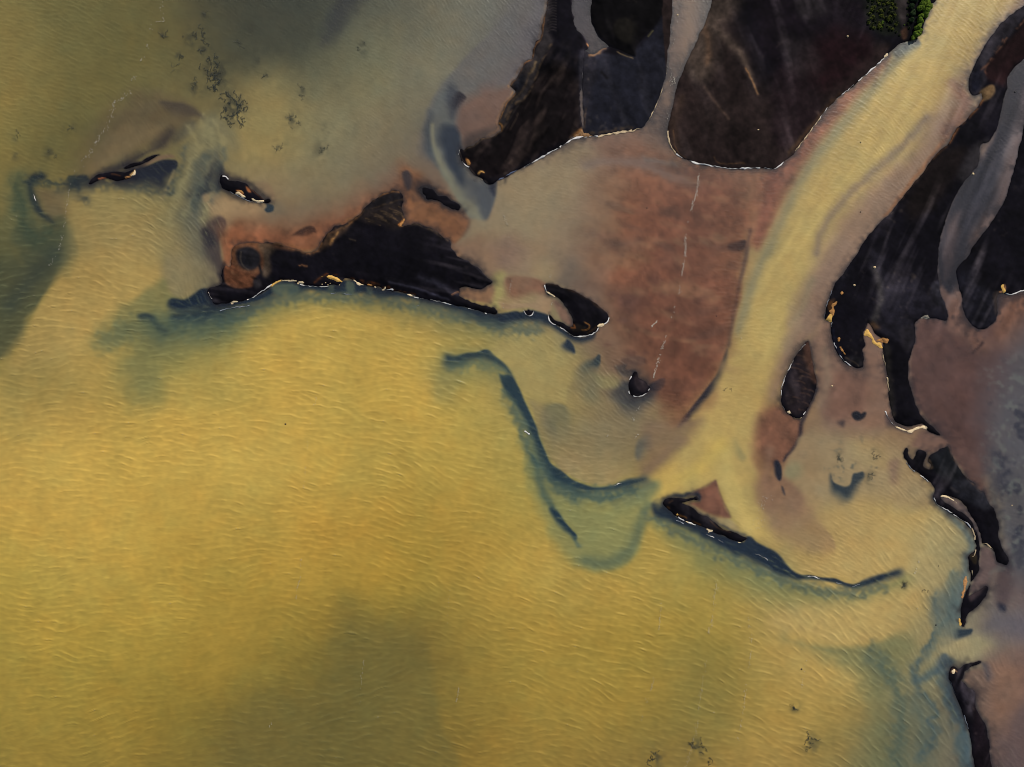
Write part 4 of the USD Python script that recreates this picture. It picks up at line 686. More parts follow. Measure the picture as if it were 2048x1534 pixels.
# ---------------------------------------------------------------- helpers that write prims
_T = Sdf.ValueTypeNames
used = {}
def numbered(name, parent='/World'):
    k = (parent, name)
    n = used.get(k, 0)
    used[k] = n + 1
    return f'{parent}/{name}' if n == 0 else f'{parent}/{name}_{n:03d}'

def tag(prim, label=None, cat=None, group=None, kind=None):
    for k, v in (('label', label), ('category', cat), ('group', group), ('kind', kind)):
        if v:
            prim.SetCustomDataByKey(k, v)
    return prim

def put(path, v, f, mat, col=None, nrm=None, extra=None):
    m = UsdGeom.Mesh.Define(stage, path)
    v = np.asarray(v, np.float32); f = np.asarray(f, np.int32)
    m.CreatePointsAttr(Vt.Vec3fArray.FromNumpy(v))
    m.CreateFaceVertexCountsAttr(Vt.IntArray.FromNumpy(np.full(len(f), f.shape[1], np.int32)))
    m.CreateFaceVertexIndicesAttr(Vt.IntArray.FromNumpy(f.ravel()))
    m.CreateSubdivisionSchemeAttr('none')
    if nrm is not None:
        m.CreateNormalsAttr(Vt.Vec3fArray.FromNumpy(np.asarray(nrm, np.float32)))
        m.SetNormalsInterpolation('vertex')
    api = UsdGeom.PrimvarsAPI(m)
    if col is not None:
        api.CreatePrimvar('tone', _T.Color3fArray, 'vertex').Set(Vt.Vec3fArray.FromNumpy(np.asarray(col, np.float32)))
    for k, a in (extra or {}).items():
        api.CreatePrimvar(k, _T.FloatArray, 'vertex').Set(Vt.FloatArray.FromNumpy(np.asarray(a, np.float32)))
    UsdShade.MaterialBindingAPI.Apply(m.GetPrim()).Bind(mat)
    return m.GetPrim()

def grid_faces(ny, nx, keep=None):
    i = np.arange(ny * nx).reshape(ny, nx)
    a, b, c, d = i[:-1, :-1], i[:-1, 1:], i[1:, 1:], i[1:, :-1]      # row index grows southwards
    if keep is not None:
        k = keep[:-1, :-1] | keep[:-1, 1:] | keep[1:, 1:] | keep[1:, :-1]
        a, b, c, d = a[k], b[k], c[k], d[k]
    a, b, c, d = a.ravel(), b.ravel(), c.ravel(), d.ravel()
    return np.vstack([np.stack([a, d, c], 1), np.stack([a, c, b], 1)])

def compact(v, f, *arrs):
    u, inv = np.unique(f, return_inverse=True)
    return (v[u], inv.reshape(f.shape)) + tuple(a[u] for a in arrs)

# ---------------------------------------------------------------- materials
def mat(name, nodes, links, surface):
    return usdkit.material(stage, '/World/Looks/' + name, nodes, links, surface=surface)

sand_mat = mat('wet_black_sand', {
    'tone': ('attribute', {'attribute': 'tone'}),
    'pos': ('geometry', {}),
    'n1': ('noise_texture', {'scale': 9.0, 'detail': 5.0, 'roughness': 0.65}),
    'n2': ('noise_texture', {'scale': 2.2, 'detail': 3.0}),
    'br': ('map_range', {'from_min': 0.25, 'from_max': 0.75, 'to_min': 0.84, 'to_max': 1.18}),
    'mul': ('mix', {'mix_type': 'multiply', 'fac': 1.0}),
    'bump': ('bump', {'strength': 0.6, 'distance': 0.04}),
    'p': ('principled_bsdf', {'roughness': 0.8, 'specular_ior_level': 0.02}),
}, [('tone.color', 'mul.color1'), ('pos.position', 'n1.vector'), ('pos.position', 'n2.vector'), ('n1.fac', 'br.value'), ('br.result', 'mul.color2'),
    ('mul.color', 'p.base_color'), ('n1.fac', 'bump.height'), ('bump.normal', 'p.normal')], 'p.BSDF')
bed_mat = mat('bed_sand', {
    'tone': ('attribute', {'attribute': 'tone'}),
    'd': ('diffuse_bsdf', {'roughness': 0.3})}, [('tone.color', 'd.color')], 'd.BSDF')
water_mat = mat('silty_water', {
    'tone': ('attribute', {'attribute': 'tone'}),
    'silt': ('attribute', {'attribute': 'silt'}),
    'pos': ('geometry', {}),
    'map': ('mapping', {'scale': (1.0, 1.7, 1.0)}),
    'n': ('noise_texture', {'scale': 3.4, 'detail': 4.0, 'roughness': 0.6}),
    'bump': ('bump', {'strength': 0.30, 'distance': 0.05}),
    'd': ('diffuse_bsdf', {}),
    't': ('transparent_bsdf', {}),
    'g': ('glossy_bsdf', {'roughness': 0.38, 'color': (1, 1, 1)}),
    'fr': ('fresnel', {'IOR': 1.33}),
    'body': ('mix_closure', {}),
    'out': ('mix_closure', {})},
    [('pos.position', 'map.vector'), ('map.vector', 'n.vector'), ('n.fac', 'bump.height'), ('bump.normal', 'd.normal'), ('bump.normal', 'g.normal'),
     ('tone.color', 'd.color'), ('silt.fac', 'body.fac'), ('t.BSDF', 'body.closure1'), ('d.BSDF', 'body.closure2'),
     ('fr.fac', 'out.fac'), ('body.closure', 'out.closure1'), ('g.BSDF', 'out.closure2')], 'out.closure')
def plain(name, col, rough=0.7, cover=1.0, spec=0.3, var=0.25, scale=6.0):
    nodes = {'pos': ('geometry', {}), 'n': ('noise_texture', {'scale': scale, 'detail': 4.0}),
             'r': ('rgb_ramp', {'ramp': [(0.3, tuple(np.array(col) * (1 - var))), (0.7, tuple(np.minimum(np.array(col) * (1 + var), 0.9)))]}),
             'p': ('principled_bsdf', {'roughness': rough, 'specular_ior_level': spec, 'alpha': cover})}
    return mat(name, nodes, [('pos.position', 'n.vector'), ('n.fac', 'r.fac'), ('r.color', 'p.base_color')], 'p.BSDF')

# ---------------------------------------------------------------- sand bars: shape
BAR_SD = np.full((NY, NX), -400.0)          # distance to the nearest shore, positive on a bar
BAR_Z = np.full((NY, NX), -1.0)
bars = {}
dune = tex(26, 71, 7, -62) + .5 * tex(12, 72, 5, -62)
for key, (text, high, label) in BARS.items():
    C = outline(text, 1.0)
    i0, i1, j0, j1 = window(C, 60)
    sd, _ = signed(C, GX[i0:i1], GY[j0:j1])
    n = N1[j0:j1, i0:i1] * .5 + N2[j0:j1, i0:i1] * .7 + N3[j0:j1, i0:i1] * .5
    sd = sd + n * 0.9 * {'C': 1.7, 'D': 1.9, 'M': 1.3, 'A': .7, 'A2': .5, 'G2': .4, 'H': .6, 'C2': 2.2}.get(key, 1.0)
    s = np.maximum(sd, 0)
    z = 0.03 + high * (1 - np.exp(-s / 16.0)) * (1 + .25 * N1[j0:j1, i0:i1] * np.clip(s / 20, 0, 1)) + 0.02 * np.clip(s / 4, 0, 1)
    z = z + np.clip(s / 8, 0, 1) * (0.012 * N2[j0:j1, i0:i1] + 0.006 * N3[j0:j1, i0:i1])
    if key == 'D':
        z = z + np.clip((s - 12) / 20, 0, 1) * 0.11 * np.maximum(dune[j0:j1, i0:i1], -.6) * np.clip((MY[j0:j1, i0:i1] - 95) / 50, 0, 1)
    z = np.where(sd < 0, 0.03 + sd * 0.055, z)
    bars[key] = (sd, z, (i0, i1, j0, j1))
    BAR_SD[j0:j1, i0:i1] = np.maximum(BAR_SD[j0:j1, i0:i1], sd)
    BAR_Z[j0:j1, i0:i1] = np.maximum(BAR_Z[j0:j1, i0:i1], z)

HALO = {'F': 7, 'E': 5, 'E2': 6, 'Q': 17, 'R': 5, 'M': 5, 'O': 6, 'H': 4, 'C': 4, 'D': 4, 'L': 4, 'C2': 6, 'B': 4, 'A': 4, 'A2': 4, 'I': 3, 'G': 3, 'G2': 3}
for key in BARS:                            # silt thins out and dark sand shows through the last hand's breadth of water
    sd, z, (i0, i1, j0, j1) = bars[key]
    wv = np.clip(HALO[key] * (1 + .8 * N1[j0:j1, i0:i1] + .4 * N3[j0:j1, i0:i1]), 1.2, 30)
    m = (.8 * np.exp(-np.maximum(-sd, 0) / wv))[..., None]
    W[j0:j1, i0:i1] += (np.array((32, 29, 33)) - W[j0:j1, i0:i1]) * m
# ---------------------------------------------------------------- water: swell turned by the shallows
# where, crest direction in degrees (down to the east is positive), wave length in plan units, steepness
SEA = '''60,760,-4,22,1 100,900,-4,24,.9 150,1150,-6,24,.8 400,1200,-6,22,.8 300,1000,-6,22,.7 420,1450,-3,24,.9 120,1450,-10,24,.9 560,800,2,22,.9 700,900,3,22,.9 900,720,8,20,.9 640,640,2,20,1
700,1300,5,23,.9 900,1100,6,22,.9 1000,1300,12,22,.9 980,900,8,20,.9 1000,1480,12,22,.9 1300,1300,18,22,.9 1400,1450,18,22,.9 1500,1350,25,22,.9 1600,1500,26,22,.9 1700,1320,30,22,.9 1850,1420,48,20,1 1900,1200,58,18,1 1930,1450,62,20,1 1940,1380,58,18,1
1750,1200,28,20,.9 1800,1080,40,17,.8 1880,1050,45,17,.9 1600,1180,22,20,.9 1450,1150,22,20,.9 1150,870,18,15,1 1090,900,30,15,1 1200,790,62,14,.7 1250,990,-4,18,1.1 1120,1010,10,18,1 1200,1090,14,18,1 1280,900,0,15,.6 1070,740,30,12,.4 1110,690,35,12,.5 1350,1080,22,20,.9
80,560,-6,20,1.2 150,470,-2,18,1.6 220,430,2,17,1.6 320,430,25,16,1.4 330,360,25,15,1 370,400,45,14,.9 410,350,50,14,.7 390,300,35,12,.5 405,470,62,14,.9 428,520,82,12,.8 390,560,80,12,.5 300,570,12,20,1 250,700,4,20,1.1 400,660,-5,18,1.3 300,620,5,18,1.2 520,640,-3,18,1
40,60,8,12,.7 60,250,10,13,.8 150,150,16,11,.6 240,90,18,11,.6 330,120,22,10,.5 420,40,26,9,.4 420,220,22,9,.3 230,250,66,11,.4 300,240,52,11,.45 190,310,110,11,.35 100,360,12,13,.6
540,80,28,8,.5 620,200,24,8,.55 700,100,28,8,.55 760,250,26,8,.5 680,320,14,8,.4 850,120,34,8,.45 950,60,50,8,.35 560,300,6,8,.35 500,330,100,8,.3 640,420,-30,8,.2 500,430,-40,9,.25
1950,20,38,11,.42 1880,70,42,11,.46 1800,150,36,11,.46 1700,260,24,10.5,.46 1640,350,10,10,.44 1590,430,3,10,.44 1530,530,-2,10,.42 1490,650,-4,11,.55 1470,780,0,10,.45 1430,900,-25,9,.3 1340,970,-30,12,.4 1500,930,0,9,.3 1540,1040,20,10,.3 1700,360,22,9,.5 1800,310,55,9,.5 1880,220,60,9,.4 1730,420,40,8,.4 1640,540,20,8,.25
1060,380,10,7,.45 1120,340,12,7,.4 980,470,5,7,.25 1250,400,0,8,.06 1350,500,0,8,.05 1300,650,0,8,.06 1200,600,0,8,.1 1390,700,0,8,.06 1100,480,5,8,.2 1400,350,0,8,.05 1350,120,80,8,.1
760,520,0,8,.1 880,440,0,8,.08 920,300,60,8,.15 970,400,10,8,.3 560,500,-20,8,.08 1700,760,0,8,.1 1600,760,0,8,.08 1650,900,10,9,.35 1720,950,20,10,.4 1600,1060,15,10,.45 1680,1090,25,12,.6 1800,980,30,12,.5 1900,760,0,8,.08 2020,760,2,8,.25 2020,950,2,8,.3 2020,1150,10,8,.2 1940,1290,88,9,.7 2000,1280,85,9,.4 2010,1400,0,8,.06 2000,640,0,8,.1'''
S = np.array([[float(q) for q in t.split(',')] for t in SEA.split()])

def axis(lo, hi, step, out):
    mid = np.arange(lo, hi + step * .5, step)
    g, x = [], step
    d = 0.0
    while d < out:
        x *= 1.7
        d += x
        g.append(d)
    g = np.array(g)
    return np.concatenate([lo - g[::-1], mid, mid[-1] + g]), len(g)
WS = 1.75
ax, kx = axis(-40, 2088, WS, 40000)
ay, ky = axis(-40, 1574, WS, 40000)
mx, my = ax[kx:len(ax) - kx], ay[ky:len(ay) - ky]
PX, PY = np.meshgrid(mx, my)
cx, cy = np.meshgrid(np.arange(-40, 2100, 20.0), np.arange(-40, 1600, 20.0))
d2 = (cx[..., None] - S[:, 0]) ** 2 + (cy[..., None] - S[:, 1]) ** 2
wgt = 1 / (d2 + 900) ** 1.8
wgt /= wgt.sum(-1, keepdims=True)
a2 = np.radians(S[:, 2]) * 2
up = lambda q: ndimage.map_coordinates(q, [(PY + 40) / 20, (PX + 40) / 20], order=1, mode='nearest')
ca, sa = up((wgt * np.cos(a2)).sum(-1)), up((wgt * np.sin(a2)).sum(-1))
ang = np.arctan2(sa, ca) / 2
lam, steep = up((wgt * S[:, 3]).sum(-1)), up((wgt * S[:, 4]).sum(-1))
ang = ang + 0.12 * tex(60, 81, X=PX, Y=PY) + 0.10 * tex(26, 82, X=PX, Y=PY)
ux, uy = np.cos(ang), np.sin(ang)
JJ, II = np.mgrid[0:len(my), 0:len(mx)].astype(np.float32)

def waves(length, seed, reach):
    s = max(length / WS / 5.2, .8)
    g = np.random.default_rng(seed).normal(size=PX.shape).astype(np.float32)
    g = ndimage.gaussian_filter(g, s) - ndimage.gaussian_filter(g, s * 1.18)
    g /= g.std()
    acc, tot = g.copy(), 1.0
    for sign in (1, -1):
        y, x = JJ.copy(), II.copy()
        step = max(length / WS / 4.0, 1.6)
        for k in range(1, int(reach * length / WS / step) + 1):
            jy = np.clip(y, 0, len(my) - 1).astype(int); jx = np.clip(x, 0, len(mx) - 1).astype(int)
            x += sign * step * ux[jy, jx]; y += sign * step * uy[jy, jx]
            w = math.exp(-(k * step * WS / (reach * length) * 1.7) ** 2)
            acc += w * ndimage.map_coordinates(g, [y, x], order=1, mode='nearest'); tot += w
    acc -= ndimage.gaussian_filter(acc, length / WS * .5)
    return acc / (np.sqrt(ndimage.gaussian_filter(acc * acc, 1.6 * length / WS)) + .15 * acc.std()) * length
L3 = [(7.5, 1.1, 91), (12.5, 1.2, 92), (20.0, 1.15, 93)]
lw = [np.clip(1 - np.abs(np.log(np.clip(lam, 7.5, 20) / q)) / .51, 0, 1) for q, _, _ in L3]
tot = sum(lw) + 1e-6
h = 0
for (q, r, sd_), w in zip(L3, lw):
    hh = waves(q * (.9 if q < 10 else .78), sd_, r) / (.9 if q < 10 else .78)
    n = hh / q
    n = np.exp(0.72 * np.clip(n, -2.2, 2.1)) - 1.25         # peaked crests, flat troughs
    h = h + w / tot * n * q * (1.5 if q < 10 else 1.25 if q < 15 else 1)
cross = (tex(13, 95, 6, 28, PX, PY) + tex(11, 96, 6, -38, PX, PY) + .7 * tex(6, 97, 4, 0, PX, PY)) * 2.6
shore = np.clip(-ndimage.map_coordinates(BAR_SD, [(PY - Y0) / ST, (PX - X0) / ST], order=1, mode='nearest') / 16, 0, 1)
SLOPE = 0.0165
h = (h * np.clip(0.85 + 0.25 * tex(55, 98, X=PX, Y=PY) + .15 * tex(22, 99, X=PX, Y=PY), .3, 1.4) + cross * .4) * SLOPE * steep * shore * U
h = np.minimum(h, 0.085)
h = ndimage.map_coordinates(h, [JJ + np.clip(h / 0.03, -1, 2), II], order=1, mode='nearest')      # crests lean into the wind
gy_, gx_ = np.gradient(h, WS * U)
nrm = np.dstack([-gx_, gy_, np.ones_like(h)])
nrm /= np.linalg.norm(nrm, axis=-1, keepdims=True)

fx, fy = np.meshgrid(ax, ay)
qx, qy = np.clip(fx, -40, 2088), np.clip(fy, -40, 1574)
H = np.zeros(fx.shape); Nn = np.zeros(fx.shape + (3,)); Nn[..., 2] = 1
H[ky:ky + len(my), kx:kx + len(mx)] = h
Nn[ky:ky + len(my), kx:kx + len(mx)] = nrm
stp = np.full(fx.shape, .6); stp[ky:ky + len(my), kx:kx + len(mx)] = steep
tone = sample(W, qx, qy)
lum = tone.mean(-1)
crest_light = np.clip(H / 0.03, 0, 1) * np.clip((95 - lum) / 50, 0, 1) * (stp > .5) * .5      # crests painted lighter in dark water, standing in for sky and sun reflection
tone = tone + (np.array((128, 130, 88)) - tone) * crest_light[..., None]
silt = np.clip(0.55 + 0.45 * stp, 0, 0.95) * np.clip(0.75 + (lum - 50) / 200, .6, 1.0)
silt = np.clip(silt, .45, .95)
comp = silt + .35 * (1 - silt) ** 2
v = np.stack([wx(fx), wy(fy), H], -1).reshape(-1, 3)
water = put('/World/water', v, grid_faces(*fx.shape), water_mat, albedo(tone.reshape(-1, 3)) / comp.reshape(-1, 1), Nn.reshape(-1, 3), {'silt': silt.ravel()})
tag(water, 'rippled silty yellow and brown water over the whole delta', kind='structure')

bx_, bk = axis(-40, 2088, 5.0, 40000); by_, bl = axis(-40, 1574, 5.0, 40000)
fx, fy = np.meshgrid(bx_, by_)
qx, qy = np.clip(fx, -40, 2088), np.clip(fy, -40, 1574)
tone = sample(W, qx, qy)
deep = np.clip((85 - tone.mean(-1)) / 60, 0, 1)
zb = -0.32 - 0.5 * deep + 0.04 * sample(N1, qx, qy)
stb = np.clip(0.55 + 0.45 * ndimage.map_coordinates(steep, [np.clip((qy + 40) / WS, 0, len(my) - 1), np.clip((qx + 40) / WS, 0, len(mx) - 1)], order=1), 0, .95)
stb = np.clip(stb * np.clip(0.75 + (tone.mean(-1) - 50) / 200, .6, 1), .45, .95)
bed = put('/World/river_bed', np.stack([wx(fx), wy(fy), zb], -1).reshape(-1, 3), grid_faces(*fx.shape), bed_mat, albedo(tone.reshape(-1, 3)) / (stb + .35 * (1 - stb) ** 2).reshape(-1, 1))
tag(bed, 'sand bed of the delta under the water', kind='structure')

# ---------------------------------------------------------------- sand bars: prims
bar_root = {}
tone_b = None
for key, (text, high, label) in BARS.items():
    sd, z, (i0, i1, j0, j1) = bars[key]
    keep = sd > -6
    v = np.stack([wx(MX[j0:j1, i0:i1]), wy(MY[j0:j1, i0:i1]), z], -1).reshape(-1, 3)
    g1, g0 = np.gradient(z, ST * U)
    nn = np.dstack([-g0, g1, np.ones_like(z)]); nn /= np.linalg.norm(nn, axis=-1, keepdims=True)
    rim = np.clip((0.3 - sd) / 3, 0, 1)[..., None]
    t = B[j0:j1, i0:i1] * (1 - rim) + (W[j0:j1, i0:i1] * .35 + np.array((15, 16, 24)) * .65) * rim
    f = grid_faces(*z.shape, keep=keep)
    v, f, t, nn = compact(v, f, albedo(t.reshape(-1, 3)), nn.reshape(-1, 3))
    path = numbered('sandbar')
    root = UsdGeom.Xform.Define(stage, path).GetPrim()
    tag(root, label, 'sandbar')
    put(path + '/bar_surface', v, f, sand_mat, t, nn)
    bar_root[key] = path

def patch(bar, text, m, name='sand_patch', label=None, rise=0.02, dome=0.04):
    """A patch of dry pale sand lying on a bar, a part of it."""
    C = outline(text, 1.0)
    xs = np.arange(C[:, 0].min() - 2, C[:, 0].max() + 2, 0.8); ys = np.arange(C[:, 1].min() - 2, C[:, 1].max() + 2, 0.8)
    sd, _ = signed(C, xs, ys)
    A, Bq = np.meshgrid(xs, ys)
    sd = sd + 0.7 * sample(N3, A * 1.7 % 1900, Bq * 1.7 % 1400)
    z = np.maximum(sample(BAR_Z, A, Bq), 0.0) + rise + dome * np.clip(sd / 5, 0, 1)
    z = np.where(sd < 0, z - 0.08, z)
    f = grid_faces(*z.shape, keep=sd > 0)
    if not len(f):
        return
    v = np.stack([wx(A), wy(Bq), z], -1).reshape(-1, 3)
    v, f = compact(v, f)
    p = put(numbered(name, bar_root[bar]), v, f, m)
    if label:
        p.SetCustomDataByKey('label', label)

# ---------------------------------------------------------------- pale dry sand on the bars
dry = plain('dry_ochre_sand', (0.62, 0.36, 0.085), .8, var=.15, scale=4)
cream = plain('cream_sand', (0.72, 0.55, 0.33), .8, var=.15, scale=4)
rust = plain('rusty_sand', (0.36, 0.165, 0.045), .8, var=.3, scale=5)
patch('C', '643,554 653,553 663,552 673,554 679,558 684,563 677,564 667,561 657,557 648,555', dry, dome=.08)
patch('C', '708,560 713,562 719,566 726,569 728,571 721,570 714,568 710,564', cream)
patch('C', '735,569 742,568 746,571 738,572', rust, 'rust_patch')
patch('C', '748,572 754,574 757,575 750,575', cream)
patch('C', '762,580 767,578 771,574 773,574 770,579 766,581', cream)
patch('C', '541,572 548,566 556,562 562,561 558,564 551,568 545,573', dry)
patch('C', '460,604 470,602 477,603 470,606 463,607', cream)
patch('C', '562,560 572,560 585,560 594,562 584,563 570,562', cream)
patch('C', '598,565 605,563 609,566 602,568', cream)
patch('C', '798,451 804,445 807,438 809,440 806,448 802,453', rust, 'rust_patch')
patch('C', '814,588 822,589 828,593 820,592', cream)
patch('R', '1651,640 1657,632 1659,627 1662,631 1663,640 1662,645 1659,642', dry, dome=.06)
patch('R', '1657,622 1662,617 1662,612 1664,606 1672,604 1672,609 1666,615 1668,624 1665,631 1660,627', rust, 'rust_patch')
patch('R', '1727,670 1734,659 1741,666 1747,675 1749,681 1753,685 1760,685 1764,691 1765,697 1756,694 1748,689 1744,684 1744,678 1737,674', dry, dome=.06)
patch('R', '1752,682 1760,677 1770,677 1776,680 1772,687 1763,684', rust, 'rust_patch')
patch('R', '1674,677 1677,675 1679,681 1676,684 1673,682', rust, 'rust_patch')
patch('R', '1678,694 1681,695 1687,703 1690,711 1685,707 1680,700', rust, 'rust_patch')
patch('R', '1679,586 1683,584 1684,588 1680,590', rust, 'rust_patch')
patch('R', '1784,850 1794,853 1803,856 1814,860 1823,859 1832,854 1842,852 1850,853 1853,860 1845,857 1832,859 1822,866 1812,863 1800,859 1790,854', cream, dome=.05)
patch('R', '1842,636 1848,631 1854,632 1860,637 1850,637', plain('grey_sand', (.24, .21, .16), .8))
patch('G', '1092,583 1101,587 1107,590 1111,594 1105,593 1098,589', cream, dome=.06)
patch('G', '1195,653 1199,648 1204,646 1208,648 1208,650 1203,654 1198,655', cream, dome=.08)
patch('A', '262,352 266,348 269,341 270,339 271,345 270,350 266,351', cream)
patch('B', '472,386 478,384 484,387 489,391 493,395 487,395 480,391 474,389', cream, dome=.06)
patch('B', '474,383 480,381 486,384 489,389 484,387 478,384', rust, 'rust_patch')
patch('B', '504,398 513,400 521,402 527,400 528,403 520,405 510,403', cream)
patch('D', '933,320 938,321 941,328 937,331', rust, 'rust_patch')
patch('D', '1146,274 1158,265 1164,259 1168,266 1180,270 1186,273 1170,275', plain('tan_sand', (.24, .125, .05), .8, var=.3))
patch('I', '1354,1026 1356,1028 1354,1031 1352,1029', dry)
patch('I', '1371,1042 1380,1045 1386,1048 1392,1051 1384,1049 1376,1046', cream)
patch('I', '1413,1057 1420,1059 1427,1062 1420,1064 1416,1066 1417,1062', cream)
patch('I', '1474,1083 1479,1084 1483,1086 1478,1086', cream)
patch('L', '1574,823 1579,822 1582,826 1578,828', cream)
patch('M', '1880,993 1887,990 1895,993 1906,999 1914,1006 1919,1011 1908,1003 1896,996 1886,994', cream)
patch('M', '1926,1159 1932,1153 1934,1164 1930,1180 1926,1196 1923,1194 1927,1175', plain('amber_sand', (.42, .2, .07), .8))
patch('M', '1917,1238 1920,1236 1922,1248 1920,1252 1918,1246', dry)
patch('O', '1902,1344 1905,1338 1910,1337 1909,1342 1905,1347', cream)
patch('Q', '1999,574 2004,570 2007,578 2010,583 2006,586 2002,580', dry)
patch('F', '1768,111 1773,107 1775,108 1775,112 1768,117 1762,122', cream)

# ---------------------------------------------------------------- foam and spray
foam_mat = plain('foam', (0.66, 0.63, 0.60), .6, var=.15, scale=14)
tan_foam = plain('tan_foam', (0.50, 0.37, 0.22), .7, var=.25, scale=9)
blue_foam = plain('thin_wet_foam', (0.22, 0.235, 0.27), .5, var=.25, scale=12)
rng = np.random.default_rng(5)

def ribbon(C, w, seed, gap, z0=0.055):
    """A ragged low ridge of foam along the rows of C, broken by gaps."""
    r = np.random.default_rng(seed)
    n = len(C)
    k = ndimage.gaussian_filter1d(r.normal(size=n), 3); k /= k.std() + 1e-9
    g = ndimage.gaussian_filter1d(r.normal(size=n), 7); g /= g.std() + 1e-9
    t = np.gradient(C[:, :2], axis=0); t /= np.linalg.norm(t, axis=1, keepdims=True) + 1e-9
    nn = np.stack([-t[:, 1], t[:, 0]], 1)
    half = np.clip(w * (.55 + .5 * k + .3 * g), .1, 1.9 * w)
    on = g > gap
    off = ndimage.gaussian_filter1d(r.normal(size=n), 2)[:, None] * 1.1
    mid = C[:, :2] + nn * off
    ztop = sample(BAR_Z, mid[:, 0], mid[:, 1])
    z = np.maximum(ztop + .03, z0)
    a, b = mid + nn * half[:, None], mid - nn * half[:, None]
    za = np.maximum(sample(BAR_Z, a[:, 0], a[:, 1]) + .012, z0 - .02); zb_ = np.maximum(sample(BAR_Z, b[:, 0], b[:, 1]) + .012, z0 - .02)
    rows = lambda p, zz: np.stack([wx(p[:, 0]), wy(p[:, 1]), zz], 1)
    v = np.concatenate([rows(a, za), rows(mid, z), rows(b, zb_)])
    f = []
    for i in range(n - 1):
        if on[i] and on[i + 1]:
            for s in (0, n):
                p, q = i + s, i + s + n
                f += [(p, q, q + 1), (p, q + 1, p + 1)]
    return v, np.array(f, int).reshape(-1, 3)

def foam_line(text, label, w=.8, gap=-.6, m=foam_mat, group='foam lines on the shores'):
    C = resample(spline(pts(text), False), False, 1.0)
    v, f = ribbon(C, w, len(text) * 7 + int(C[0, 0]), gap)
    if len(f):
        v, f = compact(v, f)
        tag(put(numbered('foam_line'), v, f, m), label, 'foam', group)

foam_line('418,584 423,595 432,603 445,606', 'short white foam line round the western tip of the great central bar', .6, -.3)
foam_line('490,602 505,595 520,586 533,577 545,568', 'white foam line on the curved south-west shore of the great central bar', .7, -.9)
foam_line('600,569 615,572 635,574 652,573 668,569', 'thin foam line in the small dark bays south of the ochre sand patch', .5, .0)
foam_line('772,578 790,581 810,588 822,592 838,596', 'broken white foam line on the middle of the central bar south shore', .8, .0)
foam_line('840,596 870,601 905,610 935,617', 'dotted white foam line on the eastern half of the central bar south shore', .6, .2)
foam_line('936,617 962,624 980,629 994,627 998,631', 'cream foam rim round the eastern tip of the central bar', .9, -.8)
foam_line('640,585 665,586 690,588 705,590', 'faint breaker line in the green water just off the ochre sand', .4, .2, blue_foam)
foam_line('800,597 820,603 838,612', 'faint breaker line off the middle of the central bar', .5, .1, blue_foam)
foam_line('440,621 470,615 500,612', 'faint breaker line off the western end of the central bar', .5, .2, blue_foam)
foam_line('994,361 1010,354 1030,342 1048,335', 'bluish foam line on the lower half of the rippled bar, south-east shore', .9, -1.2, plain('blue_wet_foam', (.10, .12, .19), .5))
foam_line('1048,335 1070,322 1090,311 1105,302 1120,295', 'white foam line in the middle of the rippled bar, south-east shore', .9, -1.2)
foam_line('1120,295 1135,285 1148,277 1165,274 1182,273 1196,272', 'bright foam line under the tan corner where rippled bar and slate meet', 1.2, -1.6)
foam_line('1196,274 1212,270 1226,267 1245,264 1264,262', 'orange-tinted foam line on the south shore of the slate flat', 1.3, -1.4, tan_foam)
foam_line('1264,262 1275,259 1284,255 1293,246 1304,228 1313,208 1323,185 1332,150 1335,130', 'thin tan foam line on the east shore of the slate flat', .5, -.8, tan_foam)
foam_line('919,300 918,312 925,323 938,336', 'white foam line on the western tip of the rippled bar', .6, -.7)
foam_line('938,336 946,346 956,354 966,361 978,369', 'broken tan foam line at the south-west end of the rippled bar', .6, .0, tan_foam)
foam_line('1336,262 1337,278 1343,294 1352,308', 'tan foam line on the west corner of the broad brown bar', .8, -.7, tan_foam)
foam_line('1352,308 1370,319 1392,326 1420,331 1450,336 1475,338', 'bright cream foam line on the south shore of the broad brown bar', 1.0, -1.5)
foam_line('1475,338 1508,336 1536,337 1549,338 1560,330 1578,315', 'white foam line round the south-east corner of the broad brown bar', .9, -1.3)
foam_line('1578,315 1600,290 1625,256 1640,236', 'thin foam line south of the sand spot, on the brown bar facing the yellow channel', .8, -1.0, tan_foam)
foam_line('1640,236 1663,207 1690,184 1716,163', 'white foam line midway up the brown bar facing the yellow channel', .7, -1.2)
foam_line('1716,163 1740,142 1760,124 1775,109', 'bright foam line below the green plants, on the brown bar facing the channel', .8, -1.2)
foam_line('1325,1006 1329,1012 1336,1019 1345,1028 1356,1035', 'white foam line on the western point of the wedge islet', .8, -1.2)
foam_line('1356,1034 1366,1040 1380,1046 1392,1051', 'cream foam line on the middle of the wedge islet south shore', .7, -.2)
foam_line('1412,1069 1425,1074 1440,1081 1446,1086', 'detached white breaker line south of the wedge islet', .9, -1.4)
foam_line('1352,1041 1362,1044 1375,1052 1380,1058', 'small breaker line south-west of the wedge islet', .6, -.2, blue_foam)
foam_line('1455,1078 1463,1081 1470,1083', 'short foam dash near the eastern end of the wedge islet', .7, -.4)
foam_line('1502,1106 1516,1109 1530,1116 1536,1121', 'white breaker line off the dark trench east of the wedge islet', .8, -1.0)
foam_line('1536,1126 1545,1132 1555,1139', 'thin breaker line on the trench further east', .6, -.2)
foam_line('1610,1153 1622,1153 1640,1157', 'white breaker dash in the narrow part of the eastern trench', .6, -.4)
foam_line('1672,1165 1690,1170 1706,1172 1720,1168', 'faint breaker line near the bend of the eastern trench', .5, -.2, blue_foam)
foam_line('1049,862 1055,866 1060,868', 'short breaker dash in the blue hook of the bay', .8, -1.5)
foam_line('1226,973 1234,969 1243,966', 'short breaker dash at the eastern end of the blue hook', .7, -1.0)
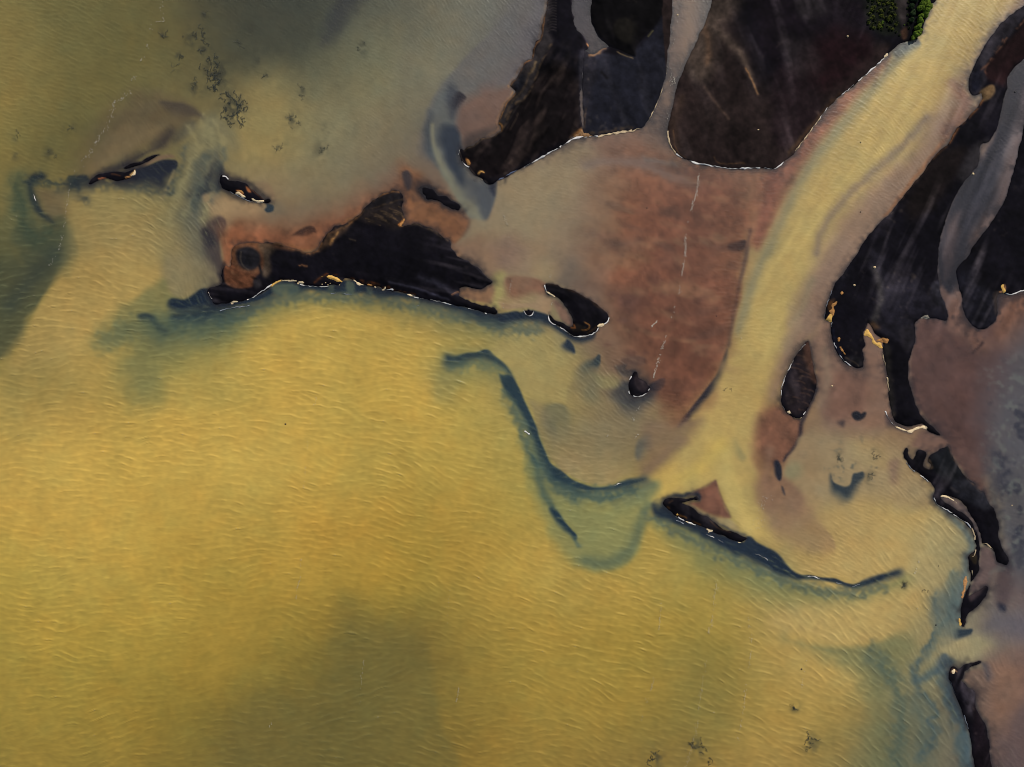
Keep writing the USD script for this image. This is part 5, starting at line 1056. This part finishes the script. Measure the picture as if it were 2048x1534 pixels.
foam_line('1097,628 1097,636 1101,643 1107,648 1112,650', 'white foam rim on the west side of the claw islet', .6, -.7)
foam_line('1120,654 1131,662 1141,669 1149,673 1163,673 1175,672 1186,668 1193,661 1197,655', 'white foam rim along the south side of the claw islet', .8, -1.3)
foam_line('1209,649 1215,643 1218,635', 'small foam rim at the eastern tip of the claw islet', .5, -.8)
foam_line('1089,570 1090,577 1092,584', 'small foam rim at the northern tip of the claw islet', .5, -.8)
foam_line('1048,621 1051,627 1056,631 1062,631 1066,626 1068,621', 'white foam rim round the half-moon of black sand', .6, -1.2)
foam_line('1263,752 1258,764 1257,778 1260,788', 'pale foam rim on the west side of the round islet', .5, -.4)
foam_line('1266,792 1278,794 1290,788 1299,777', 'pale foam rim on the south side of the round islet', .4, -.2)
foam_line('1610,688 1600,700 1589,717 1578,737 1567,762 1563,780', 'pale foam line on the north-west shore of the teardrop islet', .6, -1.2)
foam_line('1563,780 1562,800 1567,816 1575,825', 'thin foam line on the west shore of the teardrop islet', .5, -1.0)
foam_line('1576,826 1586,834 1596,838 1604,835', 'tan foam line at the southern tip of the teardrop islet', .7, -.4, tan_foam)
foam_line('1607,830 1613,820 1620,808', 'white foam specks on the south-east shore of the teardrop islet', .6, .1)
foam_line('1648,637 1651,618 1660,592 1669,571', 'thin pale foam line on the west shore of the forked belt above its ochre spot', .35, -.4, blue_foam)
foam_line('1662,645 1663,660 1665,675 1670,692 1677,708', 'white foam line on the west shore of the western lobe', .7, -1.3)
foam_line('1677,708 1688,722 1700,730 1712,737 1722,735', 'white foam line round the southern tip of the western lobe', .7, -.7)
foam_line('1764,698 1767,715 1771,735 1774,755 1777,780 1777,800', 'pale grainy foam line on the west shore of the eastern lobe', .7, -.6, tan_foam)
foam_line('1770,822 1776,835 1784,846 1790,852', 'white foam specks west of the cream sand of the eastern lobe', .7, .0)
foam_line('2004,586 2014,588 2024,588 2036,584 2048,580', 'white foam line under the blunt belt at the right edge', .6, -1.0)
foam_line('1810,895 1807,905 1811,921 1820,935 1830,943', 'bluish foam line on the hooked northern tip of the ragged eastern bar', .5, -.8, blue_foam)
foam_line('1832,945 1846,955 1858,964 1866,973 1869,981', 'bright foam line on the north-west shore of the ragged eastern bar', .7, -.7)
foam_line('1868,984 1868,998 1876,1010 1890,1018 1905,1028', 'white foam line on the inner bend of the ragged eastern bar', .6, -.7)
foam_line('1906,1028 1918,1036 1932,1046 1942,1056', 'thin foam line south of the pond on the ragged eastern bar', .6, -.5)
foam_line('1942,1056 1948,1067 1950,1080', 'orange foam line below the pond on the ragged eastern bar', .6, -.5, tan_foam)
foam_line('1951,1099 1948,1108 1943,1114', 'small amber foam dash on the waist of the ragged eastern bar', .5, -.8, tan_foam)
foam_line('1942,1140 1944,1150 1940,1164 1935,1182', 'amber foam line on the southern leg of the ragged eastern bar', .6, -.8, tan_foam)
foam_line('1923,1258 1931,1256 1940,1259', 'bluish foam dash at the southern tip of the ragged eastern bar', .5, -1, blue_foam)
foam_line('1965,1086 1974,1088 1982,1094 1986,1100', 'tan foam arc at the south end of the pond on the ragged eastern bar', .7, -1.2, tan_foam)
foam_line('1900,1362 1908,1382 1918,1408 1928,1432 1936,1456 1942,1480', 'bluish foam line on the west shore of the beaked bar', .5, -.5, blue_foam)
foam_line('57,366 62,375 68,390 72,402', 'white specks of foam in the dark arc at the left edge', .6, .3)
foam_line('446,353 452,354 457,360', 'tiny foam dash on the north-west tip of the leaf islet', .5, -1)
foam_line('446,378 460,384 472,390 486,397 505,404 528,408', 'dark wet foam line on the south shore of the leaf islet', .5, -.4, blue_foam)

# drifting lines of foam flecks
fleck_mat = plain('foam_flecks', (0.52, 0.47, 0.38), .6, cover=.75, var=.2, scale=14)
def flecks(rows, z=0.075):
    """rows: x, y, half length, half width, direction. Small irregular six-sided flakes, a little domed."""
    v, f = [], []
    r = np.random.default_rng(len(rows))
    for x, y, a, b, t in rows:
        k = len(v)
        ct, st = math.cos(t), math.sin(t)
        zz = max(float(sample(BAR_Z, [x], [y])[0]), 0) + z
        v.append((wx(x), wy(y), zz + .012))
        for q in range(6):
            m = r.uniform(.65, 1.25)
            p, s = a * m * math.cos(q * 1.0472), b * m * math.sin(q * 1.0472)
            v.append((wx(x + p * ct - s * st), wy(y + p * st + s * ct), zz))
        f += [(k, k + 1 + (q + 1) % 6, k + 1 + q) for q in range(6)]
    return np.array(v, float), np.array(f, int)

def foam_streak(text, label, dens=.25, wide=3.0, big=1.0, gap=.2):
    C = resample(spline(pts(text), False), False, 1.0)
    r = np.random.default_rng(int(C[0, 0] * 3 + C[0, 1]))
    g = ndimage.gaussian_filter1d(r.normal(size=len(C)), 6); g /= g.std() + 1e-9
    rows = []
    t = np.gradient(C[:, :2], axis=0)
    for i, (x, y) in enumerate(C[:, :2]):
        if g[i] > gap - .9 and r.random() < dens * (1.1 if g[i] > .3 else .35):
            o = r.normal() * wide * .55
            rows.append((x + o, y + r.normal() * .6, r.uniform(.5, 1.7) * big, r.uniform(.38, .72) * big, math.atan2(t[i, 1], t[i, 0]) + r.normal() * .3))
    if rows:
        v, f = flecks(rows)
        tag(put(numbered('foam_streak'), v, f, fleck_mat), label, 'foam', 'drifting foam streaks')

foam_streak('338,-10 322,20 330,40 318,44 305,48 300,78 288,110 270,148 264,176 256,192 230,206 222,230 214,256 204,268 185,300 165,326 150,346', 'long dotted foam streak running down the olive water at the upper left', .4, 5, 1.05)
foam_streak('141,368 136,400 131,430 127,460 118,500 100,530 90,548', 'thin foam streak south of the dark patch at the left edge', .45, 2, .8)
foam_streak('1398,340 1394,375 1390,395 1385,410 1378,440 1370,480 1371,500 1362,560 1358,590 1347,625 1340,650 1328,685 1318,715 1306,755', 'long white foam streak down the middle of the brown flat', .75, 2.5, 1.1)
foam_streak('1357,25 1352,60 1345,95 1342,130 1341,165 1337,200 1335,240', 'thin foam streak in the brown stream beside the slate flat', .4, 2, .8)
foam_streak('1350,155 1346,165 1344,172 1339,180', 'small loose group of foam dots in the brown stream', .9, 7, 1)
foam_streak('1214,315 1212,330 1210,340', 'short foam streak under the slate flat', .5, 2, .8)
foam_streak('1008,430 1012,440 1016,450 1018,475 1020,510', 'thin foam streak on the beige pan north of the green gap', .7, 3, .8)
foam_streak('1024,560 1018,585 1010,605 1003,622', 'foam streak slanting through the gap east of the central bar', .6, 2, .7)
foam_streak('1105,540 1100,556', 'short foam streak above the claw islet', .5, 1.5, .7)
foam_streak('1105,605 1101,620', 'short foam streak inside the claw islet bay', .5, 1.5, .7)
foam_streak('1313,643 1308,648 1302,653', 'pair of short white foam dashes left of the long streak', .9, 1.5, 1.3)
foam_streak('1280,812 1272,825 1266,842', 'foam streak below the round islet', .55, 3, .8)
foam_streak('1276,868 1268,880 1264,892', 'foam streak in the teal lagoon below the round islet', .6, 2, .9)
foam_streak('1219,850 1215,870 1210,884', 'faint foam streak in the middle of the lagoon', .3, 2, .7)
foam_streak('1483,675 1478,705 1470,735', 'faint foam streak on the yellow channel', .45, 2, .7)
foam_streak('1531,990 1528,1000 1523,1015 1515,1030 1518,1045 1510,1060', 'scattered foam dots on the pinkish water right of the mouth', .8, 10, .7)
foam_streak('1320,970 1325,978 1328,985', 'short foam streak at the western arm of the mouth', .7, 3, .8)
foam_streak('634,790 626,830 618,870 612,930 607,980 602,1010', 'long faint foam streak in the middle of the bay', .3, 1.5, .7)
foam_streak('608,1045 604,1090 602,1140 600,1158 594,1180 592,1200', 'foam streak below the centre of the bay', .4, 1.5, .9)
foam_streak('655,1360 650,1375 646,1385', 'short foam streak in the olive patch of the lower bay', .4, 1.5, .8)
foam_streak('728,1320 724,1350 722,1380 720,1410', 'foam streak down the olive patch of the lower bay', .3, 1.5, .7)
foam_streak('918,1370 915,1395 912,1405', 'short foam streak right of the olive patch', .5, 1.5, .8)
foam_streak('900,1170 898,1200 893,1260', 'faint foam streak right of the bay centre', .2, 1.5, .7)
foam_streak('544,1440 538,1460 530,1480', 'short foam streak at the lower edge left of the olive patch', .5, 3, .9)
foam_streak('1322,1195 1320,1230 1317,1260', 'foam streak at left of the three parallel streaks in the lower bay', .45, 1.5, .8)
foam_streak('1431,1130 1433,1165 1428,1200 1424,1240 1415,1275 1405,1310', 'bright foam streak in the middle of the lower right bay', .5, 3, .9)
foam_streak('1412,1320 1402,1380 1395,1440 1385,1490 1370,1534', 'foam streak running to the lower edge right of centre', .4, 3, .8)
foam_streak('1494,1190 1498,1240 1502,1280 1498,1330 1490,1380 1485,1430 1475,1480', 'long foam streak down the lower right bay', .4, 2, .9)
foam_streak('1308,1355 1298,1390 1288,1415 1283,1440', 'foam streak in the lower bay left of centre right', .45, 3, .8)
foam_streak('1166,1305 1160,1330 1155,1345', 'short foam streak in the lower middle of the bay', .4, 1.5, .7)
foam_streak('1850,1078 1842,1105 1832,1135 1828,1148', 'pale foam streak crossing the eastern lagoon', .6, 2, 1.0)
foam_streak('1612,1320 1606,1350 1602,1375', 'faint foam streak right of the bay near the teal water', .3, 1.5, .8)

# ---------------------------------------------------------------- foam sparkles on the steepest crests (too many to count)
score = h / (SLOPE * U * np.maximum(lam, 8)) * (steep > .78)
cand = np.argwhere(score > np.quantile(score, 0.9990))
rng.shuffle(cand)
pick = cand[:110]
rows = [(mx[i], my[j], rng.uniform(.6, 1.5), rng.uniform(.2, .36), math.atan2(uy[j, i], ux[j, i])) for j, i in pick]
v, f = flecks(rows, .06)
tag(put('/World/foam', v, f, fleck_mat), 'scattered specks of foam on the wave crests of the bay', 'foam', kind='stuff')

# ---------------------------------------------------------------- waterweed under and at the surface
weed_mat = plain('waterweed', (0.018, 0.022, 0.018), .6, cover=.5, var=.3, scale=8)
weed_pale = plain('waterweed_pale', (0.035, 0.038, 0.026), .6, cover=.35, var=.3, scale=8)
def weed(x, y, r, n, label, m=weed_mat, hollow=0.0):
    g = np.random.default_rng(int(x * 7 + y))
    cl = g.normal(size=(max(n // 7, 2), 2)) * r * .5
    rows = []
    while len(rows) < n * 1.7:
        c = cl[g.integers(len(cl))]
        p = c + g.normal(size=2) * r * .2
        t = g.uniform(0, 6.283)
        for _ in range(g.integers(3, 12)):
            s = g.uniform(.6, 1.7) * (0.7 + r / 45)
            if not hollow or np.hypot(*p) > r * hollow * .7:
                rows.append((x + p[0], y + p[1] * 1.1, s * 1.15, s * g.uniform(.55, .95), t))
            t += g.normal() * .9
            p = p + np.array((math.cos(t), math.sin(t))) * s * 1.5
    v, f = flecks(rows, .05)
    tag(put(numbered('waterweed'), v, f, m), label, 'waterweed', 'patches of waterweed in the shallow water')
for a in [
    (432, 148, 26, 130, 'large dark cluster of waterweed, upper of the two in the olive water'),
    (466, 215, 28, 150, 'large ring-shaped cluster of dark waterweed below the other big cluster', weed_mat, .45),
    (358, 112, 8, 22, 'small dark clump of waterweed left of the big clusters'),
    (385, 78, 15, 40, 'loose patch of waterweed above the big clusters'),
    (410, 94, 11, 30, 'smudge of waterweed just above the big upper cluster'),
    (352, 136, 8, 16, 'faint clump of waterweed nearest the long foam streak', weed_pale),
    (326, 66, 8, 20, 'small dark waterweed clump close to the top of the long foam streak'),
    (408, 28, 7, 14, 'tiny waterweed clump near the top edge', weed_pale),
    (477, 88, 8, 18, 'small waterweed clump right of the big clusters', weed_pale),
    (392, 176, 13, 26, 'pale waterweed patch left of the two big clusters', weed_pale),
    (480, 250, 8, 14, 'few waterweed flecks below the ring-shaped cluster'),
    (530, 152, 5, 10, 'tiny dark waterweed curl in the middle of the upper basin'),
    (604, 180, 9, 18, 'pair of waterweed flecks in the pale upper basin', weed_pale),
    (584, 240, 13, 40, 'scattered dark waterweed flecks in the yellowest part of the upper basin', weed_pale),
    (724, 96, 11, 16, 'faint waterweed patch in the upper basin near the dark plume', weed_pale),
    (560, 294, 12, 20, 'faint waterweed smudge at the bottom of the pale basin', weed_pale),
    (640, 300, 14, 22, 'faint wide waterweed smudge left of the blue channel', weed_pale),
    (140, 258, 9, 12, 'faint waterweed spot in the olive water at the left', weed_pale),
    (100, 308, 9, 12, 'faint waterweed spot north of the dark arc', weed_pale),
    (30, 273, 8, 10, 'faint waterweed spot by the left edge', weed_pale),
    (1590, 1415, 9, 20, 'small dark waterweed patch in the lower right bay'),
    (1622, 1488, 17, 34, 'loose waterweed patch near the lower edge at the right', weed_mat),
    (1392, 1496, 16, 34, 'waterweed patch near the lower edge, upper right of the two dark ones'),
    (1312, 1514, 14, 34, 'waterweed patch cut by the lower edge of the view'),
    (1420, 1527, 9, 14, 'small waterweed patch right at the lower edge'),
    (1809, 1171, 6, 18, 'compact dark waterweed clump south of the eastern trench'),
    (1852, 1181, 4, 7, 'tiny waterweed dot beside the compact clump'),
    (1456, 777, 4, 10, 'tiny waterweed star on the yellow channel'),
    (1750, 908, 8, 18, 'dark waterweed clump in the weedy lagoon below the eastern lobe'),
    (1680, 915, 10, 20, 'dark waterweed clump left in the weedy lagoon', weed_pale),
    (1740, 955, 10, 20, 'waterweed clump right of the dark U-shaped hollow', weed_pale)]:
    weed(*a)

# ---------------------------------------------------------------- stones
pale_rock = plain('pale_stone', (.55, .40, .22), .7, var=.2, scale=9)
dark_rock = plain('dark_stone', (.012, .010, .010), .6, var=.3, scale=9)
def stone(x, y, r, label, m):
    s = trimesh.creation.icosphere(2, 1.0)
    g = np.random.default_rng(int(x + y * 3))
    d = s.vertices * (1 + .22 * tex(1.0, int(x), X=s.vertices[:, 0] * 1.3 + s.vertices[:, 2], Y=s.vertices[:, 1] * 1.3 - s.vertices[:, 2])[:, None] * .6)
    d = d * np.array((r * U * g.uniform(.8, 1.2), r * U * g.uniform(.7, 1.0), r * U * .55))
    zz = max(float(sample(BAR_Z, [x], [y])[0]), -.02)
    v = d + np.array((float(wx(x)), float(wy(y)), zz + r * U * .15))
    tag(put(numbered('stone'), v, s.faces, m, nrm=s.vertex_normals), label, 'stone')
for a in [
    (1355, 30, 2.0, 'bright stone in the brown stream close to the top edge', pale_rock),
    (1693, 75, 2.4, 'pale stone alone on the broad brown bar below the plants', pale_rock),
    (1946, 348, 3.0, 'bright stone on the shore of the lavender stream', pale_rock),
    (1745, 536, 2.6, 'bright stone on the forked belt between its two lobes', pale_rock),
    (1706, 571, 2.4, 'pale stone on the western lobe of the forked belt', pale_rock),
    (1664, 772, 2.0, 'small pale stone in the taupe water below the western lobe', pale_rock),
    (596, 567, 2.2, 'white stone at the shore of the central bar by the little green bay', pale_rock),
    (1514, 262, 1.5, 'small pale stone on the lower part of the broad brown bar', pale_rock),
    (2024, 1011, 1.6, 'tiny orange stone in the slate water at the right edge', pale_rock),
    (571, 848, 1.8, 'lone dark stone in the middle of the yellow bay', dark_rock),
    (1872, 1250, 1.8, 'dark stone in the teal water beside the ragged bar', dark_rock),
    (1603, 1338, 1.8, 'dark stone in the yellow water at the lower right', dark_rock),
    (1877, 1132, 1.5, 'dark stone nearest the waist of the ragged bar', dark_rock),
    (1721, 424, 1.8, 'dark stone on the pink bank of the yellow channel', dark_rock),
    (2030, 184, 1.8, 'dark stone in the lavender stream', dark_rock),
    (1721, 285, 1.6, 'dark stone in the upper yellow channel', dark_rock),
    (1433, 632, 1.3, 'dark stone on the brown flat near the channel', dark_rock),
    (1294, 416, 1.4, 'dark speck of stone on the reddest part of the brown flat', dark_rock)]:
    stone(*a)
for x, y, s in [(645, 569, 'westernmost small pale stone in the dark bay south of the ochre sand'), (652, 566, 'small pale stone closest under the ochre sand'), (656, 570, 'small pale stone in the middle of the dark bay south of the ochre sand'), (661, 567, 'small pale stone at the east of the row in the dark bay'), (679, 570, 'single pale stone in the dark bay east of the green gap')]:
    stone(x, y, 1.2, s, pale_rock)

# ---------------------------------------------------------------- plants at the top of the broad brown bar
def leaf_mat(name, c, c2):
    return mat(name, {'oi': ('object_info', {}), 'pos': ('geometry', {}), 'n': ('noise_texture', {'scale': 7.0, 'detail': 3.0}),
                      'r': ('rgb_ramp', {'ramp': [(0.32, c), (0.68, c2)]}), 'd': ('diffuse_bsdf', {}), 't': ('translucent_bsdf', {}), 'm': ('mix_closure', {'fac': 0.25})},
               [('pos.position', 'n.vector'), ('n.fac', 'r.fac'), ('r.color', 'd.color'), ('r.color', 't.color'), ('d.BSDF', 'm.closure1'), ('t.BSDF', 'm.closure2')], 'm.closure')
bright = leaf_mat('bright_leaves', (.07, .125, .014), (.2, .28, .04))
darkg = leaf_mat('dark_leaves', (.016, .03, .014), (.05, .075, .03))
olive = leaf_mat('olive_blades', (.05, .06, .012), (.2, .22, .045))
mossy = leaf_mat('dull_blades', (.02, .026, .012), (.065, .075, .03))
twig = plain('twig', (.05, .04, .03), .9)

def leaves(r, hgt, n, seed, size):
    """Leaf-shaped quads through a lumpy dome."""
    g = np.random.default_rng(seed)
    c = [(g.uniform(0, .62), g.uniform(0, 6.283), g.uniform(.3, .6)) for _ in range(9)]
    sub = [(np.array((a * math.cos(t) * r, a * math.sin(t) * r, hgt * g.uniform(.15, .5) * (1 - a * .6))), q) for a, t, q in c]
    v, f = [], []
    for _ in range(n):
        o, q = sub[g.integers(len(sub))]
        d = g.normal(size=3); d[2] = abs(d[2]) * .9 + .05; d /= np.linalg.norm(d)
        p = o + d * np.array((r, r, hgt)) * q * g.uniform(.4, 1.05) ** .5
        t = g.normal(size=3); t -= d * (t @ d); t /= np.linalg.norm(t)
        s = np.cross(d + g.normal(size=3) * .45, t); s /= np.linalg.norm(s)
        L = size * g.uniform(.6, 1.4)
        k = len(v)
        v += [p - t * L, p + s * L * .5, p + t * L, p - s * L * .5]
        f += [(k, k + 1, k + 2), (k, k + 2, k + 3)]
    return np.array(v), np.array(f)

def shrub(x, y, r, hgt, m, label, seed, group):
    path = numbered('shrub')
    x0 = UsdGeom.Xform.Define(stage, path)
    zz = max(float(sample(BAR_Z, [x], [y])[0]), -.05)
    x0.AddTranslateOp().Set(Gf.Vec3d(float(wx(x)), float(wy(y)), zz))
    tag(x0.GetPrim(), label, 'shrub', group)
    v, f = leaves(r * 1.12 * U, hgt, int(60 * r ** 1.7) + 260, seed, .06)
    put(path + '/crown', v + np.array((0, 0, .06)), f, m)
    st = trimesh.creation.cylinder(.025, hgt * .8, sections=7); st.apply_translation((0, 0, hgt * .4 - .1))
    put(path + '/stem', st.vertices, st.faces, twig)
bank = 'bright green shrubs on the channel bank'
for k, (x, y, r, hh, lab) in enumerate([
    (1846, -6, 12, .75, 'bright green shrub cut by the top edge on the channel bank'),
    (1839, 8, 11, .8, 'bright green shrub just below the top edge, in the bank thicket'),
    (1845, 22, 10, .8, 'bright green shrub bulging furthest into the yellow channel'),
    (1835, 20, 9, .65, 'bright green shrub on the inner side of the widest thicket'),
    (1841, 34, 8.5, .7, 'bright green shrub at the lower shoulder of the thicket'),
    (1834, 36, 6.5, .55, 'smaller green shrub inside the narrowing of the thicket'),
    (1830, 47, 7, .6, 'green shrub midway down the narrow strip of bank plants'),
    (1828, 58, 6.5, .55, 'green shrub in the lower half of the narrow bank strip'),
    (1830, 68, 6, .55, 'green shrub above the last one of the bank strip'),
    (1823, 72, 6, .5, 'green shrub on the left at the lower end of the bank strip'),
    (1819, 79, 5, .45, 'lowest green shrub, at the tip of the bank strip')]):
    shrub(x + 4, y, r, hh, bright, lab, 300 + k, bank)
for k, (x, y, r, hh, lab) in enumerate([
    (1822, 2, 8, .35, 'dark dull green shrub behind the bright thicket at the top edge'),
    (1819, 17, 7, .3, 'dark dull green shrub beside the bare strip, second from the top edge'),
    (1822, 30, 6.5, .3, 'dark dull green shrub beside the narrowing thicket'),
    (1819, 42, 5.5, .25, 'lowest dark dull green shrub beside the bare strip')]):
    shrub(x, y, r, hh, darkg, lab, 330 + k, 'dark low shrubs behind the bank thicket')

def blades(n, r, hgt, seed, wide):
    g = np.random.default_rng(seed)
    v, f = [], []
    for _ in range(n):
        a = g.uniform(0, 6.283); lean = g.uniform(.2, 1.0)
        b0 = np.array((math.cos(a) * r * .2 * g.random(), math.sin(a) * r * .2 * g.random(), -.02))
        d = np.array((math.cos(a), math.sin(a), 0)); s = np.array((-math.sin(a), math.cos(a), 0)) * wide
        m1 = b0 + d * r * lean * .5 + np.array((0, 0, hgt * (1 - .3 * lean)))
        tip = b0 + d * r * lean + np.array((0, 0, hgt * (1 - .8 * lean)))
        k = len(v)
        v += [b0 - s * .6, b0 + s * .6, m1 - s, m1 + s, tip]
        f += [(k, k + 1, k + 3), (k, k + 3, k + 2), (k + 2, k + 3, k + 4)]
    return np.array(v), np.array(f)
protos = []
tuft_label = {0: 'yellow-green tuft of grass on the black sand west of the bare strip', 1: 'dull green tuft of grass on the black sand west of the bare strip', 2: 'bright moss-green round cushion plant on the black sand'}
def tuft(kind, x, y, s, rot):
    path = numbered('grass_tuft')
    X = UsdGeom.Xform.Define(stage, path)
    p = X.GetPrim()
    if len(protos) <= kind:
        v, f = blades(60, .16, .16, 400 + kind, .012) if kind < 2 else leaves(.13, .1, 130, 402, .03)
        put(path + '/blades', v, f, (olive, mossy, bright)[kind])
        protos.append(path)
    else:
        p.GetReferences().AddInternalReference(Sdf.Path(protos[kind]))
        p.SetInstanceable(True)
    zz = max(float(sample(BAR_Z, [x], [y])[0]), 0)
    X.ClearXformOpOrder()
    (X.GetTranslateOp() or X.AddTranslateOp()).Set(Gf.Vec3d(float(wx(x)), float(wy(y)), zz))
    X2 = UsdGeom.Xformable(p)
    r_, s_ = X2.AddRotateZOp(), X2.AddScaleOp()
    r_.Set(rot); s_.Set(Gf.Vec3f(s, s, s))
    X2.SetXformOpOrder([UsdGeom.XformOp(p.GetAttribute('xformOp:translate')), r_, s_])
    tag(p, tuft_label[kind], 'grass tuft', ['yellow-green grass tufts', 'dull green grass tufts', 'moss-green cushions'][kind] + ' on the black sand')
g = np.random.default_rng(77)
spots = [(0, 1733, 2, 1.3), (1, 1742, 6, 1.0), (2, 1761, 50, 1.2), (0, 1754, 12, 1.3), (0, 1763, 13, 1.2), (0, 1740, 19, 1.2), (0, 1745, 18, 1.2), (0, 1742, 4, 1.3), (0, 1758, 25, 1.2), (0, 1760, 35, 1.5), (0, 1757, 36, 1.3), (0, 1773, 42, 1.5), (0, 1773, 44, 1.2), (2, 1762, 47, 1.3), (0, 1738, 41, 1.2), (0, 1742, 37, 1.2), (0, 1756, 55, 1.5), (2, 1760, 57, 1.3), (0, 1754, 58, 1.4), (0, 1783, 61, 1.3), (0, 1786, 34, 1.2), (0, 1771, 11, 1.3), (0, 1760, 28, 1.1), (2, 1806, 52, .8), (0, 1760, 3, 1.4), (0, 1757, 5, 1.2)]
for _ in range(74):
    x, y = g.uniform(1731, 1793), g.uniform(0, 68)
    if y < 66 - abs(x - 1768) * .25 and x - y * .12 < 1790:
        spots.append((1 if g.random() < .72 else 0, x, y, g.uniform(.8, 1.5)))
for x, y in [(1812, 8), (1811, 20), (1812, 33), (1813, 50), (1816, 58), (1790, 66), (1797, 72)]:
    spots.append((1, x, y, 1.0))
for k, x, y, s in sorted(spots, key=lambda q: q[0]):
    tuft(k, x, y, s, g.uniform(0, 360))
